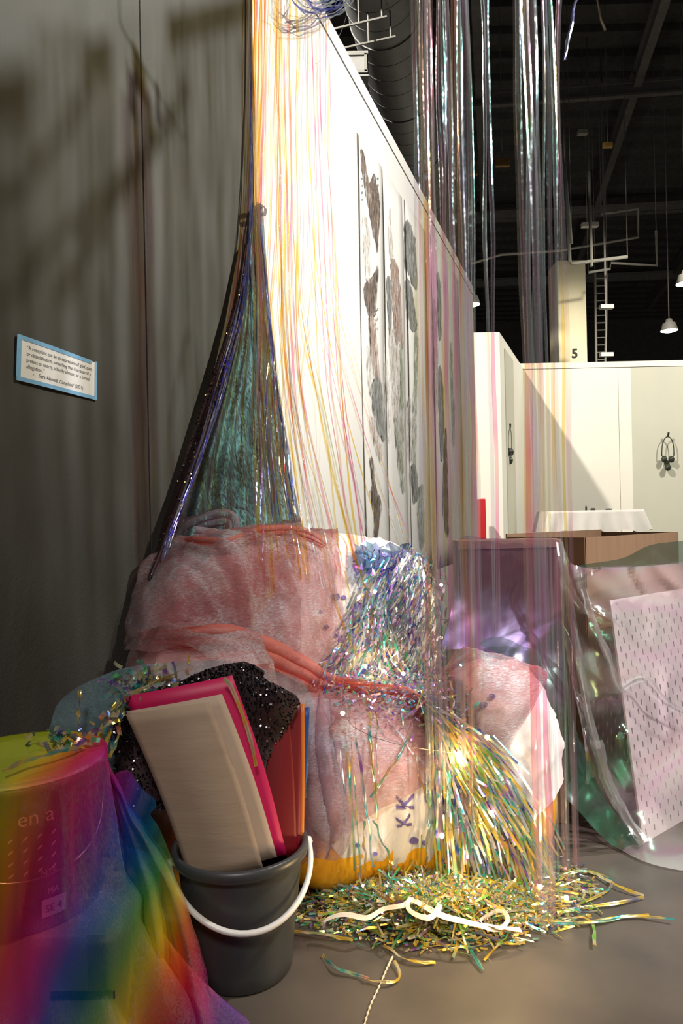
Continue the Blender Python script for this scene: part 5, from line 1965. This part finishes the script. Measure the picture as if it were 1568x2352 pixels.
# loose tail running down beside the bucket to the floor
left = [(232, 1745), (262, 1830), (280, 1920), (290, 2040), (300, 2160), (310, 2260), (318, 2380)]
right = [(250, 1752), (300, 1850), (372, 1950), (420, 2050), (455, 2160), (480, 2260), (512, 2380)]
rows = []
for j in range(41):
    t = j / 40
    y = 1748 + (2352 - 1748) * t
    xl = np.interp(y, [p[1] for p in left], [p[0] for p in left])
    xr = np.interp(y, [p[1] for p in right], [p[0] for p in right])
    r_ = []
    for i in range(37):
        s = i / 36
        x = xl + (xr - xl) * s
        Y = 1.135 - 0.10 * t + 0.012 * (0.3 + t) * math.sin(s * 15 + 3 * N(t * 2, 1.5)) + 0.012 * math.sin(s * 7 + t * 4) - 0.02 * math.sin(s * 3.1) * t
        r_.append(P(x + 5 * N(y * 0.02, s * 3), y, Y))
    rows.append(r_)
m = MB()
m.grid(rows)
m.obj('tail', O_rain, rb, smooth=True)
poly = smoothpoly([(255, 1790), (290, 1768), (310, 1790), (330, 1815), (355, 1835), (358, 1855), (345, 1870), (365, 1900), (390, 1960), (400, 1990), (330, 1900), (290, 1840)], 3)
m = patch(poly, lambda x, y: 1.145, 10, lambda x, y: 0.006 * math.sin(x * 0.08 + y * 0.03))
m.obj('frill', O_rain, rb, smooth=True)

# ------------------------------------------------------------------ cartons, pegboard and clear sheets at right
b1 = thing('tall_carton', 'tall narrow cardboard carton behind the chair, veiled by violet film', 'box', (0.43, 1.85, 0))
z1 = 0.735
m = MB()
m.box((0.4325, 1.845, z1 / 2), (0.1325, 0.05, z1 / 2))
bevel(m.obj('body', M_card, b1), 0.003)
m = MB()
m.box((0.4325, 1.7955, z1 - 0.012), (0.1325, 0.002, 0.010))
m.obj('top_flap_edge', M_cardedge, b1)
ya = R(38)
e1, e2 = Vector((math.cos(ya), math.sin(ya), 0)), Vector((-math.sin(ya), math.cos(ya), 0))
c0 = Vector((0.645, 1.85, 0))
b2 = thing('open_carton', 'large open cardboard carton with corrugated side behind the pegboard', 'box', c0)
z2 = 0.735
Wb, Db, tk = 0.50, 0.26, 0.005
axb = (e1, e2, Vector((0, 0, 1)))
for nm, c, h in (('front_panel', c0 + e1 * Wb / 2, (Wb / 2, tk / 2, z2 / 2)), ('back_panel', c0 + e1 * Wb / 2 + e2 * Db, (Wb / 2, tk / 2, z2 / 2 + 0.004)), ('side_panel', c0 + e2 * Db / 2, (tk / 2, Db / 2, z2 / 2)), ('side_panel', c0 + e1 * Wb + e2 * Db / 2, (tk / 2, Db / 2, z2 / 2)), ('bottom_panel', c0 + e1 * Wb / 2 + e2 * Db / 2, (Wb / 2, Db / 2, tk / 2))):
    m = MB()
    zc = tk / 2 if nm == 'bottom_panel' else h[2]
    m.box((c.x, c.y, zc), h, axb)
    m.obj(nm, M_card, b2)

# pegboard with real slots
pb0 = PF(1475, 1937, 0.0)
pe1 = Vector((math.cos(R(38)), math.sin(R(38)), 0))
nb = Vector((-math.sin(R(38)), math.cos(R(38)), 0))
BH, BW = 0.585, 0.56
lean = nb * 0.075
up = (Vector((0, 0, BH)) + lean).normalized()
pg = thing('pegboard', 'white pegboard with staggered upright slots leaning on the open carton', 'board', pb0)
fnn = pe1.cross(up).normalized()
PB = pb0 + fnn * 0.0


def bp(a, b, t=0.0):
    return PB + pe1 * a + up * b + fnn * t


sw, shh, pit = 0.0050, 0.0150, 0.020
xsn, ysn = [0.0], [0.0]
ncol, nrow = int((BW - 0.02) / pit), int((BH - 0.03) / pit)
xc = [0.018 + i * pit for i in range(ncol)]
yc = [0.022 + i * pit for i in range(nrow)]
xl_ = sorted([0, BW] + [x + d for x in xc for d in (-sw / 2, sw / 2)])
yl_ = sorted([0, BH] + [y + d for y in yc for d in (-shh / 2, shh / 2)])
vid = {}
vs, fs = [], []


def vget(i, j):
    if (i, j) not in vid:
        vid[(i, j)] = len(vs)
        vs.append(bp(xl_[i], yl_[j]))
    return vid[(i, j)]


for i in range(len(xl_) - 1):
    for j in range(len(yl_) - 1):
        ic, jc = (i - 1) / 2, (j - 1) / 2
        if ic == int(ic) and jc == int(jc) and 0 <= ic < ncol and 0 <= jc < nrow:
            if (int(ic) + int(jc)) % 2 == 0 and int(jc) % 1 == 0:
                continue
        fs.append((vget(i, j), vget(i + 1, j), vget(i + 1, j + 1), vget(i, j + 1)))
o = mobj('slotted_panel', vs, fs, M_peg, pg)
solid(o, 0.005, 0)

# violet film over the tall carton
vf = thing('violet_film', 'violet cellophane sheet draped over the tall carton and the chair arm', 'film', (0.43, 1.78, 0.5))
poly = smoothpoly([(1052, 1238), (1120, 1236), (1200, 1238), (1284, 1242), (1287, 1330), (1289, 1450), (1292, 1560), (1286, 1640), (1262, 1570), (1225, 1545), (1180, 1520), (1120, 1500), (1060, 1490), (1015, 1488), (1030, 1430), (1045, 1340)], 3)
dep = tps([(1052, 1240, 1.785), (1284, 1242, 1.785), (1289, 1450, 1.77), (1290, 1630, 1.72), (1180, 1520, 1.70), (1020, 1488, 1.69), (1050, 1360, 1.78), (1170, 1380, 1.775)])
fo = lambda x, y: -0.010 * abs(N(x * 0.016 + y * 0.012, y * 0.006, 2)) - 0.004 * abs(N(x * 0.05, y * 0.03, 9))
patch(poly, dep, 12, fo).obj('sheet', F_sheetV, vf, smooth=True)
poly = smoothpoly([(1284, 1420), (1296, 1500), (1310, 1620), (1330, 1700), (1352, 1760), (1345, 1830), (1300, 1800), (1270, 1720), (1240, 1640), (1225, 1555), (1180, 1515), (1100, 1480), (1150, 1462), (1230, 1490)], 3)
dep2 = tps([(1284, 1420, 1.755), (1350, 1760, 1.70), (1300, 1800, 1.68), (1240, 1640, 1.63), (1110, 1482, 1.66), (1230, 1490, 1.72)])
patch(poly, dep2, 12, lambda x, y: 0.012 * N(x * 0.02, y * 0.008, 4)).obj('lower_fold', F_sheetG, vf, smooth=True)

# clear iridescent sheet over the pegboard
cs = thing('clear_film', 'large clear iridescent sheet draped over the pegboard and open carton', 'film', pb0)
poly = smoothpoly([(1285, 1242), (1300, 1270), (1318, 1298), (1400, 1303), (1480, 1300), (1590, 1292), (1640, 1290), (1650, 1600), (1650, 1980), (1600, 2000), (1540, 1995), (1470, 1975), (1400, 1935), (1350, 1885), (1318, 1835), (1345, 1790), (1340, 1700), (1320, 1600), (1300, 1500), (1290, 1400), (1284, 1300)], 3)


def board_Y(x, y, off):
    d = (P(x, y, 1.0) - CO)
    den = d.dot(fnn)
    return (PB + fnn * off - CO).dot(fnn) / den


sg = 1 if fnn.y < 0 else -1
ctrl = [(1285, 1245, 1.74), (1290, 1400, 1.72), (1318, 1600, 1.70), (1345, 1790, 1.66), (1320, 1835, 1.64)]
for x, y, of in ((1400, 1303, 0.05), (1500, 1300, 0.05), (1620, 1292, 0.05), (1400, 1500, 0.04), (1500, 1500, 0.03), (1620, 1500, 0.03), (1450, 1700, 0.035), (1550, 1700, 0.03), (1640, 1750, 0.03), (1500, 1880, 0.03), (1600, 1900, 0.03)):
    ctrl.append((x, y, board_Y(x, y, sg * of)))
for x, y in ((1400, 1935), (1470, 1975), (1600, 2000), (1540, 1995)):
    ctrl.append((x, y, PF(x, y, 0.006).y))
ctrl += [(1640, 1980, PF(1640, 1985, 0.006).y), (1350, 1885, PF(1350, 1885, 0.03).y)]
dep3 = tps(ctrl)


def fo3(x, y):
    k = min(1, max(0, (1960 - y) / 60))
    a = 1 - 2 * abs(N((x * 0.6 - y * 0.35) * 0.012, (x + y) * 0.003, 6))
    b = 1 - 2 * abs(N((x * 0.8 - y * 0.5) * 0.035, (x + y) * 0.006, 2))
    c_ = math.exp(-(N((x * 0.75 - y * 0.45) * 0.010 + 3, (x + y) * 0.0025, 11) / 0.07) ** 2)
    return -(0.014 * a + 0.006 * b + 0.022 * c_) * k


patch(poly, dep3, 9, fo3).obj('sheet', F_sheet, cs, smooth=True)
poly = smoothpoly([(1325, 1300), (1400, 1288), (1440, 1278), (1492, 1252), (1560, 1243), (1640, 1236), (1640, 1300), (1560, 1300), (1480, 1306), (1400, 1310)], 3)
patch(poly, lambda x, y: board_Y(x, y, sg * 0.055) + 0.02 - 0.0003 * (1300 - y), 9, lambda x, y: 0.008 * N(x * 0.03, y * 0.03, 5)).obj('turned_edge', F_sheetG, cs, smooth=True)
poly = smoothpoly([(1330, 1700), (1352, 1745), (1372, 1810), (1400, 1850), (1440, 1900), (1478, 1945), (1420, 1950), (1370, 1910), (1335, 1870), (1302, 1835), (1300, 1810), (1322, 1770)], 3)
dep4 = tps([(1330, 1700, 1.66), (1372, 1810, 1.635), (1478, 1945, 1.62), (1420, 1950, PF(1420, 1950, 0.01).y), (1335, 1870, 1.60), (1302, 1830, 1.61), (1320, 1775, 1.64)])
patch(poly, dep4, 9, lambda x, y: 0.008 * N(x * 0.03, y * 0.02, 8)).obj('green_corner', F_sheetG, cs, smooth=True)
# raised fold strips whose pale film paints in highlights on the sheet
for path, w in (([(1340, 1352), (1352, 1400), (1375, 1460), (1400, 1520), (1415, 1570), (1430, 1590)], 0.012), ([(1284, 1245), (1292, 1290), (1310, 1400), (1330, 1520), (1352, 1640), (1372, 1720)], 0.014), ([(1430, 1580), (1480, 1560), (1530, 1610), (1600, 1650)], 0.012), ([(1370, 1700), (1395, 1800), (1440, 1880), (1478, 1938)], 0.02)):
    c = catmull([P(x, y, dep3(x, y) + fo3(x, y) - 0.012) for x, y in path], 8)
    strand('fold_highlight', c, w * 1.7, F_highlight, cs, int(path[0][0]), 0.001, 0.4, 40, fold=0.3)
print('tris', sum(len(o.data.polygons) for o in bpy.data.objects if o.type == 'MESH'))
